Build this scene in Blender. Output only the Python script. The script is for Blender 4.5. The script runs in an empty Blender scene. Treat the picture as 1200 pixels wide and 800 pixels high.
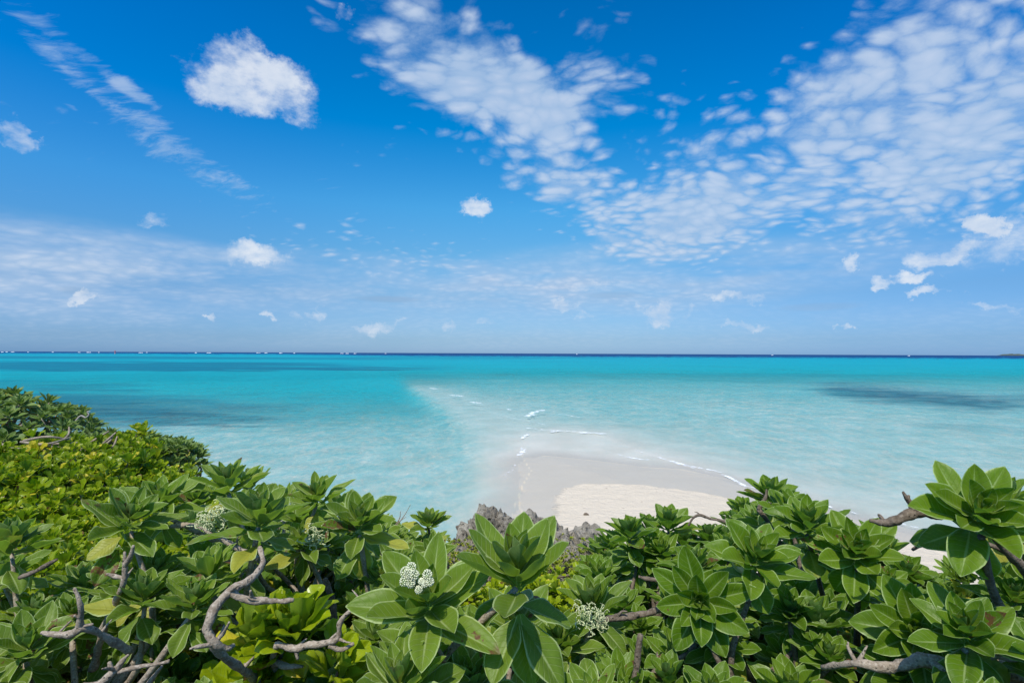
import bpy, math, random
import numpy as np
from mathutils import Vector, Matrix, Euler

R = math.radians
random.seed(7)
rng = np.random.default_rng(7)
S = bpy.context.scene
COL = S.collection

# ------------------------------------------------------------------ camera
ZC = 7.0
cam_d = bpy.data.cameras.new('camera')
cam = bpy.data.objects.new('camera', cam_d)
COL.objects.link(cam)
cam_d.sensor_width = 36.0
cam_d.lens = 18.0
cam_d.clip_start = 0.05
cam_d.clip_end = 60000.0
cam.location = (0, 0, ZC)
PITCH = R(1.31)
ROLL = R(0.24)
cam.matrix_world = Matrix.Translation((0, 0, ZC)) @ Euler((R(90) + PITCH, 0, 0)).to_matrix().to_4x4() @ Matrix.Rotation(ROLL, 4, 'Z')
S.camera = cam

# ------------------------------------------------------------------ light
SUN_EL, SUN_AZ = R(57), R(200)      # azimuth clockwise from +Y: behind the viewer, to the left
sun_dir = Vector((math.sin(SUN_AZ) * math.cos(SUN_EL), math.cos(SUN_AZ) * math.cos(SUN_EL), math.sin(SUN_EL)))
sd = bpy.data.lights.new('sun', 'SUN')
sd.energy = 2.95
sd.angle = R(0.55)
sd.color = (1.0, 0.955, 0.88)
sun = bpy.data.objects.new('sun', sd)
COL.objects.link(sun)
sun.rotation_euler = sun_dir.to_track_quat('Z', 'Y').to_euler()

S.view_settings.view_transform = 'Standard'
S.view_settings.look = 'None'
S.view_settings.gamma = 1.0
S.view_settings.use_curve_mapping = False
S.view_settings.exposure = 0.65
S.render.engine = 'CYCLES'
S.cycles.max_bounces = 8
S.cycles.transparent_max_bounces = 12
S.cycles.caustics_reflective = False
S.cycles.caustics_refractive = False


# ------------------------------------------------------------------ node helper
class NT:
    def __init__(self, tree):
        self.t = tree
        self.n = tree.nodes
        self.l = tree.links

    def add(self, typ, **kw):
        nd = self.n.new(typ)
        for k, v in kw.items():
            setattr(nd, k, v)
        return nd

    def put(self, sock, v):
        if v is None:
            return
        if isinstance(v, bpy.types.NodeSocket):
            self.l.new(v, sock)
        else:
            if sock.type == 'RGBA' and len(v) == 3:
                v = (*v, 1.0)
            sock.default_value = v

    def math(self, op, a, b=None, c=None, clamp=False):
        nd = self.add('ShaderNodeMath', operation=op, use_clamp=clamp)
        self.put(nd.inputs[0], a)
        self.put(nd.inputs[1], b)
        self.put(nd.inputs[2], c)
        return nd.outputs[0]

    def vmath(self, op, a, b=None, scale=None):
        nd = self.add('ShaderNodeVectorMath', operation=op)
        self.put(nd.inputs[0], a)
        self.put(nd.inputs[1], b)
        if scale is not None:
            self.put(nd.inputs['Scale'], scale)
        return nd.outputs['Value'] if op in ('DOT_PRODUCT', 'LENGTH') else nd.outputs[0]

    def smooth(self, v, a, b, lo=0.0, hi=1.0, kind='SMOOTHSTEP'):
        nd = self.add('ShaderNodeMapRange', interpolation_type=kind)
        nd.inputs['From Min'].default_value = a
        nd.inputs['From Max'].default_value = b
        nd.inputs['To Min'].default_value = lo
        nd.inputs['To Max'].default_value = hi
        self.put(nd.inputs['Value'], v)
        return nd.outputs[0]

    def mix(self, fac, a, b, blend='MIX'):
        nd = self.add('ShaderNodeMix', data_type='RGBA', blend_type=blend)
        self.put(nd.inputs[0], fac)
        self.put(nd.inputs[6], a)
        self.put(nd.inputs[7], b)
        return nd.outputs[2]

    def noise(self, vec, scale, detail=4, rough=0.5, dist=0.0, lac=2.0, out='Fac'):
        nd = self.add('ShaderNodeTexNoise')
        self.put(nd.inputs['Vector'], vec)
        nd.inputs['Scale'].default_value = scale
        nd.inputs['Detail'].default_value = detail
        nd.inputs['Roughness'].default_value = rough
        nd.inputs['Lacunarity'].default_value = lac
        nd.inputs['Distortion'].default_value = dist
        return nd.outputs[out]

    def voronoi(self, vec, scale, feature='F1', smooth=None, out='Distance'):
        nd = self.add('ShaderNodeTexVoronoi', feature=feature)
        self.put(nd.inputs['Vector'], vec)
        nd.inputs['Scale'].default_value = scale
        if smooth is not None:
            nd.inputs['Smoothness'].default_value = smooth
        return nd.outputs[out]

    def attr(self, name, out='Fac'):
        nd = self.add('ShaderNodeAttribute', attribute_name=name)
        return nd.outputs[out]

    def ramp(self, v, stops, interp='LINEAR'):
        nd = self.add('ShaderNodeValToRGB')
        nd.color_ramp.interpolation = interp
        e = nd.color_ramp.elements
        while len(e) < len(stops):
            e.new(0.5)
        for i, (p, c) in enumerate(stops):
            e[i].position = p
            e[i].color = (*c, 1.0)
        self.put(nd.inputs[0], v)
        return nd.outputs[0]

    def bump(self, h, strength, dist, normal=None):
        nd = self.add('ShaderNodeBump')
        nd.inputs['Strength'].default_value = strength
        nd.inputs['Distance'].default_value = dist
        self.put(nd.inputs['Height'], h)
        self.put(nd.inputs['Normal'], normal)
        return nd.outputs[0]


def material(name):
    m = bpy.data.materials.new(name)
    m.use_nodes = True
    m.node_tree.nodes.clear()
    k = NT(m.node_tree)
    out = k.add('ShaderNodeOutputMaterial')
    return m, k, out


def principled(k, color, rough, spec=0.5, normal=None, **kw):
    p = k.add('ShaderNodeBsdfPrincipled')
    k.put(p.inputs['Base Color'], color)
    k.put(p.inputs['Roughness'], rough)
    k.put(p.inputs['Specular IOR Level'], spec)
    k.put(p.inputs['Normal'], normal)
    for a, v in kw.items():
        k.put(p.inputs[a.replace('_', ' ')], v)
    return p.outputs[0]


# ------------------------------------------------------------------ sky with clouds (world, by direction only)
def pdir(px, py):
    return Vector(((px - 600) / 600.0, 1.0, (413.7 - py) / 600.0)).normalized()


def build_world():
    w = bpy.data.worlds.new('World')
    S.world = w
    w.use_nodes = True
    w.node_tree.nodes.clear()
    k = NT(w.node_tree)
    out = k.add('ShaderNodeOutputWorld')
    bg = k.add('ShaderNodeBackground')
    sky = k.add('ShaderNodeTexSky', sky_type='NISHITA')
    sky.sun_disc = False
    sky.sun_elevation = SUN_EL
    sky.sun_rotation = SUN_AZ
    sky.air_density = 1.0
    sky.dust_density = 0.6
    sky.ozone_density = 2.0
    sky.altitude = 0.0
    tc = k.add('ShaderNodeTexCoord')
    D = tc.outputs['Generated']
    sep = k.add('ShaderNodeSeparateXYZ')
    k.put(sep.inputs[0], D)
    z = sep.outputs[2]
    # sky tone by elevation: polariser-deep blue in view, added white fill light overhead
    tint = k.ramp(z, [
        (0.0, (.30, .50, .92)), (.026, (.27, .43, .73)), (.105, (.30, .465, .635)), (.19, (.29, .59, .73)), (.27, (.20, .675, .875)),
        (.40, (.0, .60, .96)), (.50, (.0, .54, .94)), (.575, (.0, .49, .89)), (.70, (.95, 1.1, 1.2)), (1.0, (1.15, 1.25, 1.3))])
    side = k.smooth(k.math('ABSOLUTE', sep.outputs[0]), .1, .75)
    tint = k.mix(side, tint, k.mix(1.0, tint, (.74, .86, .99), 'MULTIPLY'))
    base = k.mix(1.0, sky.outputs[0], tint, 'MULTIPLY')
    # high layer coordinates
    den = k.math('ADD', k.math('MAXIMUM', z, 0.0), 0.24)
    cxy = k.add('ShaderNodeCombineXYZ')
    k.put(cxy.inputs[0], k.math('DIVIDE', sep.outputs[0], den))
    k.put(cxy.inputs[1], k.math('DIVIDE', sep.outputs[1], den))
    P = cxy.outputs[0]

    wn = k.vmath('ADD', k.noise(D, 11, 9, .66, out='Color'), (-.5, -.5, -.5))
    Dw = k.vmath('ADD', D, k.vmath('SCALE', wn, scale=.13))

    def blob(px, py, rx, ry, ang, amp, V=None):
        V = V or D
        c = pdir(px, py)
        f = 1.0 / (c.y * c.y)
        e = 1.0
        r0 = (pdir(px + e, py) - c) / e
        u0 = (pdir(px, py - e) - c) / e
        a = R(ang)
        A = (r0.normalized() / r0.length * math.cos(a) + u0.normalized() / u0.length * math.sin(a)) / rx
        B = (-r0.normalized() / r0.length * math.sin(a) + u0.normalized() / u0.length * math.cos(a)) / ry
        d1 = k.math('ADD', k.vmath('DOT_PRODUCT', V, tuple(A)), -c.dot(A))
        d2 = k.math('ADD', k.vmath('DOT_PRODUCT', V, tuple(B)), -c.dot(B))
        r2 = k.math('ADD', k.math('MULTIPLY', d1, d1), k.math('MULTIPLY', d2, d2))
        return k.smooth(r2, 0.0, 1.0, amp, 0.0)

    def total(lst, V=None):
        acc = None
        for b in lst:
            v = blob(*b, V=V)
            acc = v if acc is None else k.math('ADD', acc, v)
        return acc

    # altocumulus sheets: broken cells
    cover = total([
        (1160, 50, 310, 270, 20, 1.1), (1010, 170, 280, 170, -10, .50), (1170, 190, 260, 120, 15, .5), (1230, 280, 190, 70, 0, .45), (940, 60, 150, 80, 20, .3),
        (490, 40, 180, 105, -15, .92), (560, 90, 160, 100, -35, .5), (650, 90, 90, 80, -40, .45), (740, 200, 220, 130, -38, .80), (830, 265, 220, 80, -8, .50),
        (700, 275, 190, 60, 0, .40), (490, 110, 120, 60, 0, .35), (610, 150, 150, 90, -35, .72), (720, 25, 100, 65, -30, .62), (880, 190, 170, 110, 30, .50),
        (610, 225, 130, 36, 10, .45), (475, 175, 130, 36, 5, .62), (300, 90, 110, 60, 8, .30), (440, 290, 210, 50, -8, .88), (760, 100, 120, 60, -20, .35),
        (110, 80, 140, 60, -30, .35), (60, 150, 130, 70, -20, .62), (300, -500, 900, 250, 0, .6), (1500, 500, 400, 500, 0, .5)])  # last two blobs: cloud added beyond the view for white fill light
    warp = k.vmath('SCALE', k.noise(P, 2.2, 3, .5, out='Color'), scale=0.22)
    Pw = k.vmath('ADD', P, warp)
    mp = k.add('ShaderNodeMapping')
    k.put(mp.inputs[0], Pw)
    mp.inputs['Rotation'].default_value = (0, 0, R(12))
    mp.inputs['Scale'].default_value = (0.85, 1.0, 1)
    cellv = k.vmath('ADD', mp.outputs[0], k.vmath('SCALE', k.noise(mp.outputs[0], 9, 3, .6, out='Color'), scale=.07))
    cell = k.voronoi(cellv, 19.0, 'F1')
    cell = k.smooth(cell, 0.05, 0.70, 1.0, 0.0, 'LINEAR')
    fb = k.noise(mp.outputs[0], 8.5, 10, 0.66)
    fb2 = k.noise(mp.outputs[0], 2.6, 4, 0.5)
    tex = k.math('ADD', k.math('MULTIPLY', cell, 1.0), k.math('ADD', k.math('MULTIPLY', fb, 2.6), k.math('MULTIPLY', fb2, 0.7)))
    d_ac = k.math('ADD', k.math('ADD', tex, k.math('MULTIPLY', cover, 1.35)), -3.04)
    d_ac = k.smooth(d_ac, 0.0, 1.5)
    d_ac = k.math('MULTIPLY', d_ac, 0.84)
    # thin streaky cirrus
    mp2 = k.add('ShaderNodeMapping')
    k.put(mp2.inputs[0], Pw)
    mp2.inputs['Rotation'].default_value = (0, 0, R(35))
    mp2.inputs['Scale'].default_value = (1.0, 2.6, 1)
    ci = k.noise(mp2.outputs[0], 9.0, 10, 0.68, 0.3)
    ccov = total([(225, 192, 150, 36, -22, .80), (110, 90, 110, 40, -25, .76), (30, 8, 70, 28, 0, .5), (30, 150, 90, 50, -10, .42),
                  (60, 235, 130, 22, -14, .42), (380, 216, 50, 16, -15, .5), (150, 105, 40, 14, -18, .4), (20, 60, 90, 40, -20, .3),
                  (950, 230, 300, 80, 10, .25), (450, 165, 90, 20, 5, .3), (90, 300, 260, 40, -4, .34)])
    d_ci = k.smooth(k.math('ADD', k.math('ADD', k.math('MULTIPLY', ci, 2.0), ccov), -1.55), 0.0, 0.75, 0.0, 0.62)
    mpd = k.add('ShaderNodeMapping')
    k.put(mpd.inputs[0], D)
    mpd.inputs['Scale'].default_value = (1.0, 1.0, 1.7)
    # low cumulus puffs near the horizon and a few brighter ones
    Dn = k.math('ADD', k.math('MULTIPLY', k.noise(mpd.outputs[0], 15, 9, 0.61), .62), k.math('MULTIPLY', k.noise(mpd.outputs[0], 48, 6, 0.6), .38))
    Dn2 = k.noise(D, 9, 4, 0.5)
    puff = total([(292, 95, 96, 54, 6, 1.15), (308, 301, 50, 22, 0, 1.1), (558, 239, 26, 17, 0, 1.3), (764, 370, 28, 16, 0, 1.2), (1156, 262, 22, 18, 0, 1.2),
                  (1185, 275, 90, 38, 12, .75), (1100, 300, 60, 18, 4, .95), (1085, 328, 30, 11, 0, 1.0), (1042, 334, 24, 10, 0, .9), (1000, 314, 18, 13, 0, 1.0),
                  (860, 348, 50, 10, 0, .85), (875, 375, 36, 9, 0, .9), (1090, 350, 36, 9, 0, .85), (1165, 362, 55, 9, 0, .8),
                  (440, 379, 50, 8, 0, .85), (306, 371, 18, 8, 0, .95), (370, 360, 20, 8, 0, .95), (247, 375, 12, 6, 0, .8), (95, 357, 18, 7, 0, .85),
                  (665, 357, 26, 9, 0, .85), (570, 375, 24, 8, 0, .85), (988, 380, 14, 6, 0, .9), (690, 369, 20, 6, 0, .7), (172, 262, 28, 14, 0, .75),
                  (800, 362, 20, 7, 0, .8), (345, 362, 12, 6, 0, .8), (525, 380, 16, 6, 0, .8), (700, 330, 60, 8, 0, .5), (400, 2, 20, 20, 0, .8),
                  (0, 150, 30, 22, 0, .9), (262, 112, 60, 30, 0, .5), (335, 80, 50, 26, 10, .5)], Dw)
    d_pf = k.smooth(k.math('ADD', k.math('MULTIPLY', puff, 1.5), k.math('ADD', k.math('MULTIPLY', k.math('ADD', Dn, -0.5), 4.0), k.math('MULTIPLY', k.math('ADD', Dn2, -0.5), 1.6))), 0.40, 2.35, 0.0, 0.84)
    d_pf = k.math('MULTIPLY', d_pf, k.smooth(puff, .02, .35))
    # broad veil low on the left
    mp3 = k.add('ShaderNodeMapping')
    k.put(mp3.inputs[0], D)
    mp3.inputs['Scale'].default_value = (1.0, 1.0, 5.0)
    vn = k.noise(mp3.outputs[0], 5, 6, 0.6)
    vc = total([(120, 298, 330, 42, -2, .55), (420, 330, 480, 40, 0, .45), (60, 345, 300, 45, 0, .35), (760, 320, 300, 50, 0, .46), (1000, 300, 250, 40, 0, .25), (500, 375, 800, 45, 0, .25)])
    d_v = k.math('MULTIPLY', vc, k.smooth(vn, 0.33, 0.70, 0.15, 1.35, 'LINEAR'))
    # grey flat cloud bars
    bars = total([(455, 351, 46, 5, 0, .5), (85, 342, 24, 6, 0, .4), (720, 345, 40, 5, 0, .3), (960, 358, 60, 6, 0, .3)])
    inv = lambda v: k.math('SUBTRACT', 1.0, v, clamp=True)
    dens = k.math('SUBTRACT', 1.0, k.math('MULTIPLY', k.math('MULTIPLY', inv(d_ac), inv(d_ci)), inv(d_v)))
    shade = k.smooth(k.math('ADD', k.math('MULTIPLY', fb, 0.6), k.math('MULTIPLY', cell, 0.4)), 0.3, 0.75, 0.0, 1.0, 'LINEAR')
    ccol = k.mix(shade, (2.1, 2.95, 4.15), (3.15, 3.7, 4.55))
    pcol = k.mix(k.smooth(k.math('ADD', k.math('MULTIPLY', Dn, .6), k.math('MULTIPLY', Dn2, .5)), 0.42, 0.68), (2.9, 3.5, 4.4), (4.3, 4.55, 4.9))
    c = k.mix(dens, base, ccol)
    c = k.mix(bars, c, (1.5, 2.3, 3.4))
    c = k.mix(d_pf, c, pcol)
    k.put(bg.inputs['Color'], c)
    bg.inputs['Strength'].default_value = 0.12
    k.l.new(bg.outputs[0], out.inputs[0])
    w.cycles.sampling_method = 'MANUAL'
    w.cycles.sample_map_resolution = 512


build_world()


# ------------------------------------------------------------------ geometry helpers
def smoothstep(a, b, x):
    t = np.clip((x - a) / (b - a), 0, 1)
    return t * t * (3 - 2 * t)


def P3(px, py, y):
    """world point on the line of sight through photo pixel (px,py) at depth y"""
    return np.array([(px - 600) / 600.0 * y, y, ZC + (413.7 - py) / 600.0 * y])


def sea(px, py):
    y = ZC * 600.0 / (py - 413.7)
    return ((px - 600) / 600.0 * y, y)


def make_mesh(name, V, F, mats=(), smooth=True, attrs=None, uv=None, sizes=None, midx=None):
    """V (n,3); F (m,4) or flat array with sizes"""
    V = np.asarray(V, dtype=np.float32)
    me = bpy.data.meshes.new(name)
    me.vertices.add(len(V))
    me.vertices.foreach_set('co', V.ravel())
    if sizes is None:
        F = np.asarray(F, dtype=np.int32)
        sizes = np.full(len(F), F.shape[1], dtype=np.int32)
        F = F.ravel()
    F = np.asarray(F, dtype=np.int32)
    me.loops.add(len(F))
    me.loops.foreach_set('vertex_index', F)
    me.polygons.add(len(sizes))
    st = np.concatenate([[0], np.cumsum(sizes)[:-1]]).astype(np.int32)
    me.polygons.foreach_set('loop_start', st)
    me.polygons.foreach_set('loop_total', np.asarray(sizes, dtype=np.int32))
    if smooth:
        me.polygons.foreach_set('use_smooth', np.ones(len(sizes), dtype=bool))
    for m in mats:
        me.materials.append(m)
    if midx is not None:
        me.polygons.foreach_set('material_index', np.asarray(midx, dtype=np.int32))
    for k_, a in (attrs or {}).items():
        a = np.asarray(a, dtype=np.float32)
        if a.ndim == 1:
            at = me.attributes.new(k_, 'FLOAT', 'POINT')
            at.data.foreach_set('value', a)
        else:
            at = me.attributes.new(k_, 'FLOAT_VECTOR', 'POINT')
            at.data.foreach_set('vector', a.ravel())
    me.update(calc_edges=True)
    me.validate()
    return me


def link(name, data, parent=None, loc=None, rot=None, label=None, cat=None, group=None, kind=None):
    o = bpy.data.objects.new(name, data)
    COL.objects.link(o)
    if parent is not None:
        o.parent = parent
    if loc is not None:
        o.location = loc
    if rot is not None:
        o.rotation_euler = rot
    for k_, v in (('label', label), ('category', cat), ('group', group), ('kind', kind)):
        if v:
            o[k_] = v
    return o


class VN:
    """simple value noise (trilinear, hashed lattice)"""
    def __init__(self, seed):
        self.t = np.random.default_rng(seed).random((64, 64, 64)).astype(np.float32)

    def __call__(self, p):
        p = np.asarray(p, dtype=np.float64)
        i = np.floor(p).astype(np.int64)
        f = p - i
        f = f * f * (3 - 2 * f)
        r = 0
        for a in (0, 1):
            for b in (0, 1):
                for c in (0, 1):
                    w = (f[..., 0] if a else 1 - f[..., 0]) * (f[..., 1] if b else 1 - f[..., 1]) * (f[..., 2] if c else 1 - f[..., 2])
                    r = r + w * self.t[(i[..., 0] + a) % 64, (i[..., 1] + b) % 64, (i[..., 2] + c) % 64]
        return r * 2 - 1

    def fbm(self, p, oct=4, gain=0.5):
        r, a, s = 0, 1.0, 1.0
        p = np.asarray(p, dtype=np.float64)
        for _ in range(oct):
            r = r + a * self(p * s + 17.3 * s)
            a *= gain
            s *= 2.03
        return r


N1 = VN(11)
N2 = VN(23)


def sdist(px, py, poly):
    """signed distance (positive inside) from points to polygon"""
    poly = np.array(poly)
    d = np.full(px.shape, 1e18)
    inside = np.zeros(px.shape, bool)
    n = len(poly)
    for i in range(n):
        ax, ay = poly[i]
        bx, by = poly[(i + 1) % n]
        ex, ey = bx - ax, by - ay
        L = ex * ex + ey * ey + 1e-12
        t = np.clip(((px - ax) * ex + (py - ay) * ey) / L, 0, 1)
        dx, dy = px - ax - t * ex, py - ay - t * ey
        d = np.minimum(d, dx * dx + dy * dy)
        c = ((ay > py) != (by > py)) & (px < ex * (py - ay) / (ey if abs(ey) > 1e-9 else 1e-9) + ax)
        inside ^= c
    d = np.sqrt(d)
    return np.where(inside, d, -d)


# ------------------------------------------------------------------ terrain and sea
def polar_grid(r0, r1, ratio):
    rr = [r0]
    while rr[-1] < r1:
        rr.append(rr[-1] * (1.0052 if 15 < rr[-1] < 80 else (1.011 if rr[-1] < 1500 and rr[-1] >= 80 else ratio)))
    rr = np.array(rr)
    nr = len(rr)
    front = np.arange(-62, 62.01, 0.26)
    back = np.arange(62 + 5, 360 - 62 - 2, 5.5)
    th = np.radians(np.concatenate([front, back]))
    na = len(th)
    X = np.outer(rr, np.sin(th))
    Y = np.outer(rr, np.cos(th))
    X = np.concatenate([[0.0], X.ravel()])
    Y = np.concatenate([[0.0], Y.ravel()])
    i = np.arange(nr - 1)[:, None]
    j = np.arange(na)[None, :]
    jn = (j + 1) % na
    q = np.stack([1 + i * na + j, 1 + i * na + jn, 1 + (i + 1) * na + jn, 1 + (i + 1) * na + j], -1).reshape(-1, 4)
    q = q[:, ::-1]
    jj = np.arange(na)
    t = np.stack([np.zeros(na, int), (jj + 1) % na + 1, jj + 1], -1)[:, ::-1]
    F = np.concatenate([t.ravel(), q.ravel()])
    sizes = np.concatenate([np.full(na, 3), np.full(len(q), 4)])
    return X, Y, F, sizes


def edge_y(x):
    # the lip of the bluff
    return np.where(x < 0, 4.95 - 0.52 * x, 4.95 - 0.28 * x)


FLAT = [sea(*p) for p in [(585, 700), (604, 630), (614, 600), (616, 575), (606, 545), (604, 530), (612, 514), (632, 506), (655, 503), (700, 507), (745, 522), (800, 541), (870, 564), (960, 592), (1050, 620), (1200, 652), (1500, 710), (2400, 810)]] + [(14, 3), (-10, 3), (-6, 8)]
SHORE = [sea(*p) for p in [(585, 700), (604, 630), (612, 600), (616, 575), (610, 552), (613, 537), (640, 532), (700, 538), (750, 545), (800, 549), (870, 567), (960, 592), (1050, 620), (1200, 652), (1500, 710), (2400, 810)]] + [(14, 3), (-10, 3), (-6, 8)]
DRY = [sea(*p) for p in [(640, 700), (644, 640), (649, 600), (653, 583), (662, 574), (684, 570.5), (750, 573), (820, 580), (870, 590), (960, 608), (1060, 636), (1200, 672), (1500, 720), (2300, 830)]] + [(13, 3), (-5, 3), (-3, 9)]


def depth_and_masks(X, Y):
    ys = np.maximum(Y, 0.5)
    pxx = 600 + 600 * X / ys
    r = np.hypot(X, Y)
    rowp = 413.7 + 600 * ZC / np.maximum(r * 0.9, 3)          # distance rings
    row = 413.7 + 600 * ZC / np.maximum(ys, 3)
    sdS = sdist(X, Y, SHORE)
    sdS = sdS + smoothstep(3, 0, np.abs(sdS)) * (.35 * N2.fbm(np.stack([X / 2.2, Y / 2.2, X * 0 + 8], -1), 3) + .25 * N1(np.stack([X / 6, Y / 6, X * 0 + 8], -1)))
    sdD = sdist(X, Y, DRY)
    sdF = sdist(X, Y, FLAT) + .5 * N2.fbm(np.stack([X / 2.5, Y / 2.5, X * 0 + 2], -1), 3)
    wob = N1.fbm(np.stack([X / 14, Y / 14, X * 0], -1), 3)
    # depths by row, right and left of the bar
    rr_ = row + wob * 3.0 * smoothstep(416, 450, row)
    # reef flat ends: distances beyond go deep
    right = np.interp(row + wob * 2, [414.3, 415.6, 416.7, 417.6, 420, 424, 430, 440, 450, 470, 500, 530, 560, 620],
                      [40, 30, 16, 5.5, 4.6, 4.2, 3.4, 1.9, 1.25, .95, 0.72, 0.62, 0.5, 0.4])
    left = np.interp(row + wob * 2, [413.9, 414.6, 415.2, 416.2, 419, 424, 432, 441, 450, 465, 480, 500, 540, 600, 700],
                     [40, 30, 14, 5.5, 4.8, 4.4, 4.0, 3.0, 2.7, 2.2, 1.4, .88, .70, .55, .5])
    dS = np.maximum(-sdS, 0)
    rq = [sea(*p) for p in [(650, 505), (608, 497), (572, 480), (530, 464), (488, 452.5), (470, 449)]]
    rdg = np.full(X.shape, 1e9)
    for (ax, ay), (bx, by) in zip(rq[:-1], rq[1:]):
        ex, ey = bx - ax, by - ay
        t = np.clip(((X - ax) * ex + (Y - ay) * ey) / (ex * ex + ey * ey), 0, 1)
        rdg = np.minimum(rdg, np.hypot(X - ax - t * ex, Y - ay - t * ey))
    bar_r = np.where(sdF > 0, .008 + .010 * dS, .008 + .010 * np.minimum(dS, 6) + .065 * np.maximum(-sdF, 0) ** .95)
    right = np.minimum(right, np.minimum(bar_r, .24 + .0065 * np.maximum(ys - 40, 0) + .045 * np.maximum(rdg - 2, 0)))
    right = np.where(row > 447, right, np.maximum(right, 0))
    # left edge of the drowned bar, in metres
    yl = [7, 20, 23, 27, 33, 38.6, 44, 50, 62, 75, 95, 118, 160, 300, 600]
    xl = []
    for y in yl:
        rw = 413.7 + 4200 / y
        p = np.interp(rw, [420, 440, 452, 458, 466, 480, 500, 530, 560, 600, 700], [470, 470, 474, 483, 497, 517, 541, 556, 552, 546, 530])
        xl.append((p - 600) / 600 * y)
    wob2 = N2.fbm(np.stack([X / 6, Y / 6, X * 0 + 3], -1), 3)
    dl = X - (np.interp(ys, yl, xl) + wob2 * 0.35)          # positive = on the bar
    wdt = 0.6 + ys * 0.022
    k_ = smoothstep(-wdt, wdt, dl)
    kk = k_ * smoothstep(240, 100, ys) + smoothstep(300, 100, -ys) * 0
    # beyond the bar's end left and right merge over px
    merge = smoothstep(330, 560, pxx)
    kfar = merge
    w = np.where(ys < 100, k_, k_ * (1 - smoothstep(100, 190, ys)) + kfar * smoothstep(100, 190, ys))
    d = left * (1 - w) + right * w
    d = np.where(sdS > 0, 0, d)
    # sand height above water
    h = np.where(sdS > 0, 0.02 + 0.075 * np.maximum(sdS, 0) ** 0.75, 0)
    h = np.minimum(h, 0.9)
    # seagrass patches
    def ell(cx, cy, rx, ry, a=0.0, soft=.5):
        c, s_ = math.cos(R(a)), math.sin(R(a))
        u = (pxx - cx) * c + (row - cy) * s_
        v = -(pxx - cx) * s_ + (row - cy) * c
        q_ = (u / rx) ** 2 + (v / ry) ** 2
        n = N1.fbm(np.stack([X / np.maximum(ys * .12, .5), np.log(ys) * 22, X * 0 + 5], -1), 4)
        return smoothstep(1 + soft, 1 - soft, q_ + n * 0.75)
    g = ell(-20, 476, 330, 17, 0, .9) * .45 + ell(1075, 459, 105, 9, 5, .8) * .72 + ell(1010, 452, 60, 3.5, 3) * .5 + ell(1240, 462, 150, 9, 0) * .45
    g = g + ell(120, 431, 330, 5.5, 0) * .9 + ell(70, 421, 420, 1.6, 0) * .7 + ell(130, 475, 190, 10, 2) * .45 + ell(330, 433.5, 160, 1.6, 0) * .55
    g = g + ell(560, 419.5, 160, 1.0, 0) * .4 + ell(930, 438, 160, 2.2, 0) * .22 + ell(-100, 455, 260, 7, 0) * .5 + ell(1160, 490, 90, 4, 2) * .2
    g = np.where(Y > 5, np.clip(g, 0, 1), 0)
    # foam: (px,row, length px, thickness px, tilt)
    f = np.zeros_like(X)
    def line(pts, th, amp):
        nonlocal f
        q = [sea(*p) for p in pts]
        best = np.full(X.shape, 1e9)
        for (ax, ay), (bx, by) in zip(q[:-1], q[1:]):
            ex, ey = bx - ax, by - ay
            L = ex * ex + ey * ey
            t = np.clip(((X - ax) * ex + (Y - ay) * ey) / L, 0, 1)
            best = np.minimum(best, np.hypot(X - ax - t * ex, Y - ay - t * ey))
        f = np.maximum(f, min(amp, 1.0) * smoothstep(th * .75, 0, best))
    line([(622, 484), (628, 482), (636, 480)], .95, 1.05)
    line([(618, 487), (625, 485)], 1.0, .9)
    line([(648, 505), (655, 504)], .55, 1.3)
    line([(682, 506), (693, 506)], .75, 1.5)
    line([(700, 507), (705, 507)], .5, 1.2)
    line([(612, 500), (640, 503), (656, 503.5), (680, 505), (710, 507)], .32, .75)
    line([(609, 532), (613, 529), (614, 524)], .45, 1.2)
    line([(612, 513), (616, 510), (619, 508)], .4, .9)
    line([(592, 556), (596, 552)], .2, .6)
    line([(735, 534), (752, 537), (760, 537)], .28, 1.0)
    line([(770, 534), (795, 541), (812, 545), (845, 551)], .34, 1.4)
    line([(845, 553), (858, 559), (872, 567)], .28, 1.0)
    line([(530, 463), (541, 464)], 1.2, 1.0)
    line([(553, 471), (562, 472)], .9, 1.0)
    line([(505, 455), (512, 456)], 1.3, .8)
    line([(595, 479), (600, 480)], .6, .9)
    line([(880, 568), (960, 588), (1050, 609), (1110, 622)], .3, .8)
    line([(708, 527), (720, 530), (735, 534)], .2, .6)
    line([(606, 536), (604, 545), (600, 552), (597, 556), (590, 561)], .2, .45)
    line([(612, 522), (606, 536)], .2, .5)
    line([(745, 526), (790, 541), (830, 551)], .2, .6)
    line([(655, 484), (680, 488)], .5, .6)
    line([(560, 478), (600, 489), (640, 497)], .3, .5)
    line([(700, 470), (720, 471)], .8, .5)
    # swash lines: damp sand rims left by thin sheets of water
    fo = f.copy()
    f = np.zeros_like(X)
    line([(612, 536), (640, 534), (700, 540), (760, 547), (800, 550), (850, 559)], .2, 1.0)
    line([(640, 545), (700, 551), (760, 553), (820, 556)], .14, .6)
    line([(612, 532), (618, 545), (623, 552), (612, 570), (608, 585), (615, 610), (618, 640)], .14, .8)
    line([(606, 540), (605, 560), (606, 580), (602, 600), (606, 630)], .12, .6)
    line([(670, 545), (700, 549), (760, 547), (790, 549)], .15, .5)
    return d, h, sdS, sdD, g, fo, f


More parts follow.
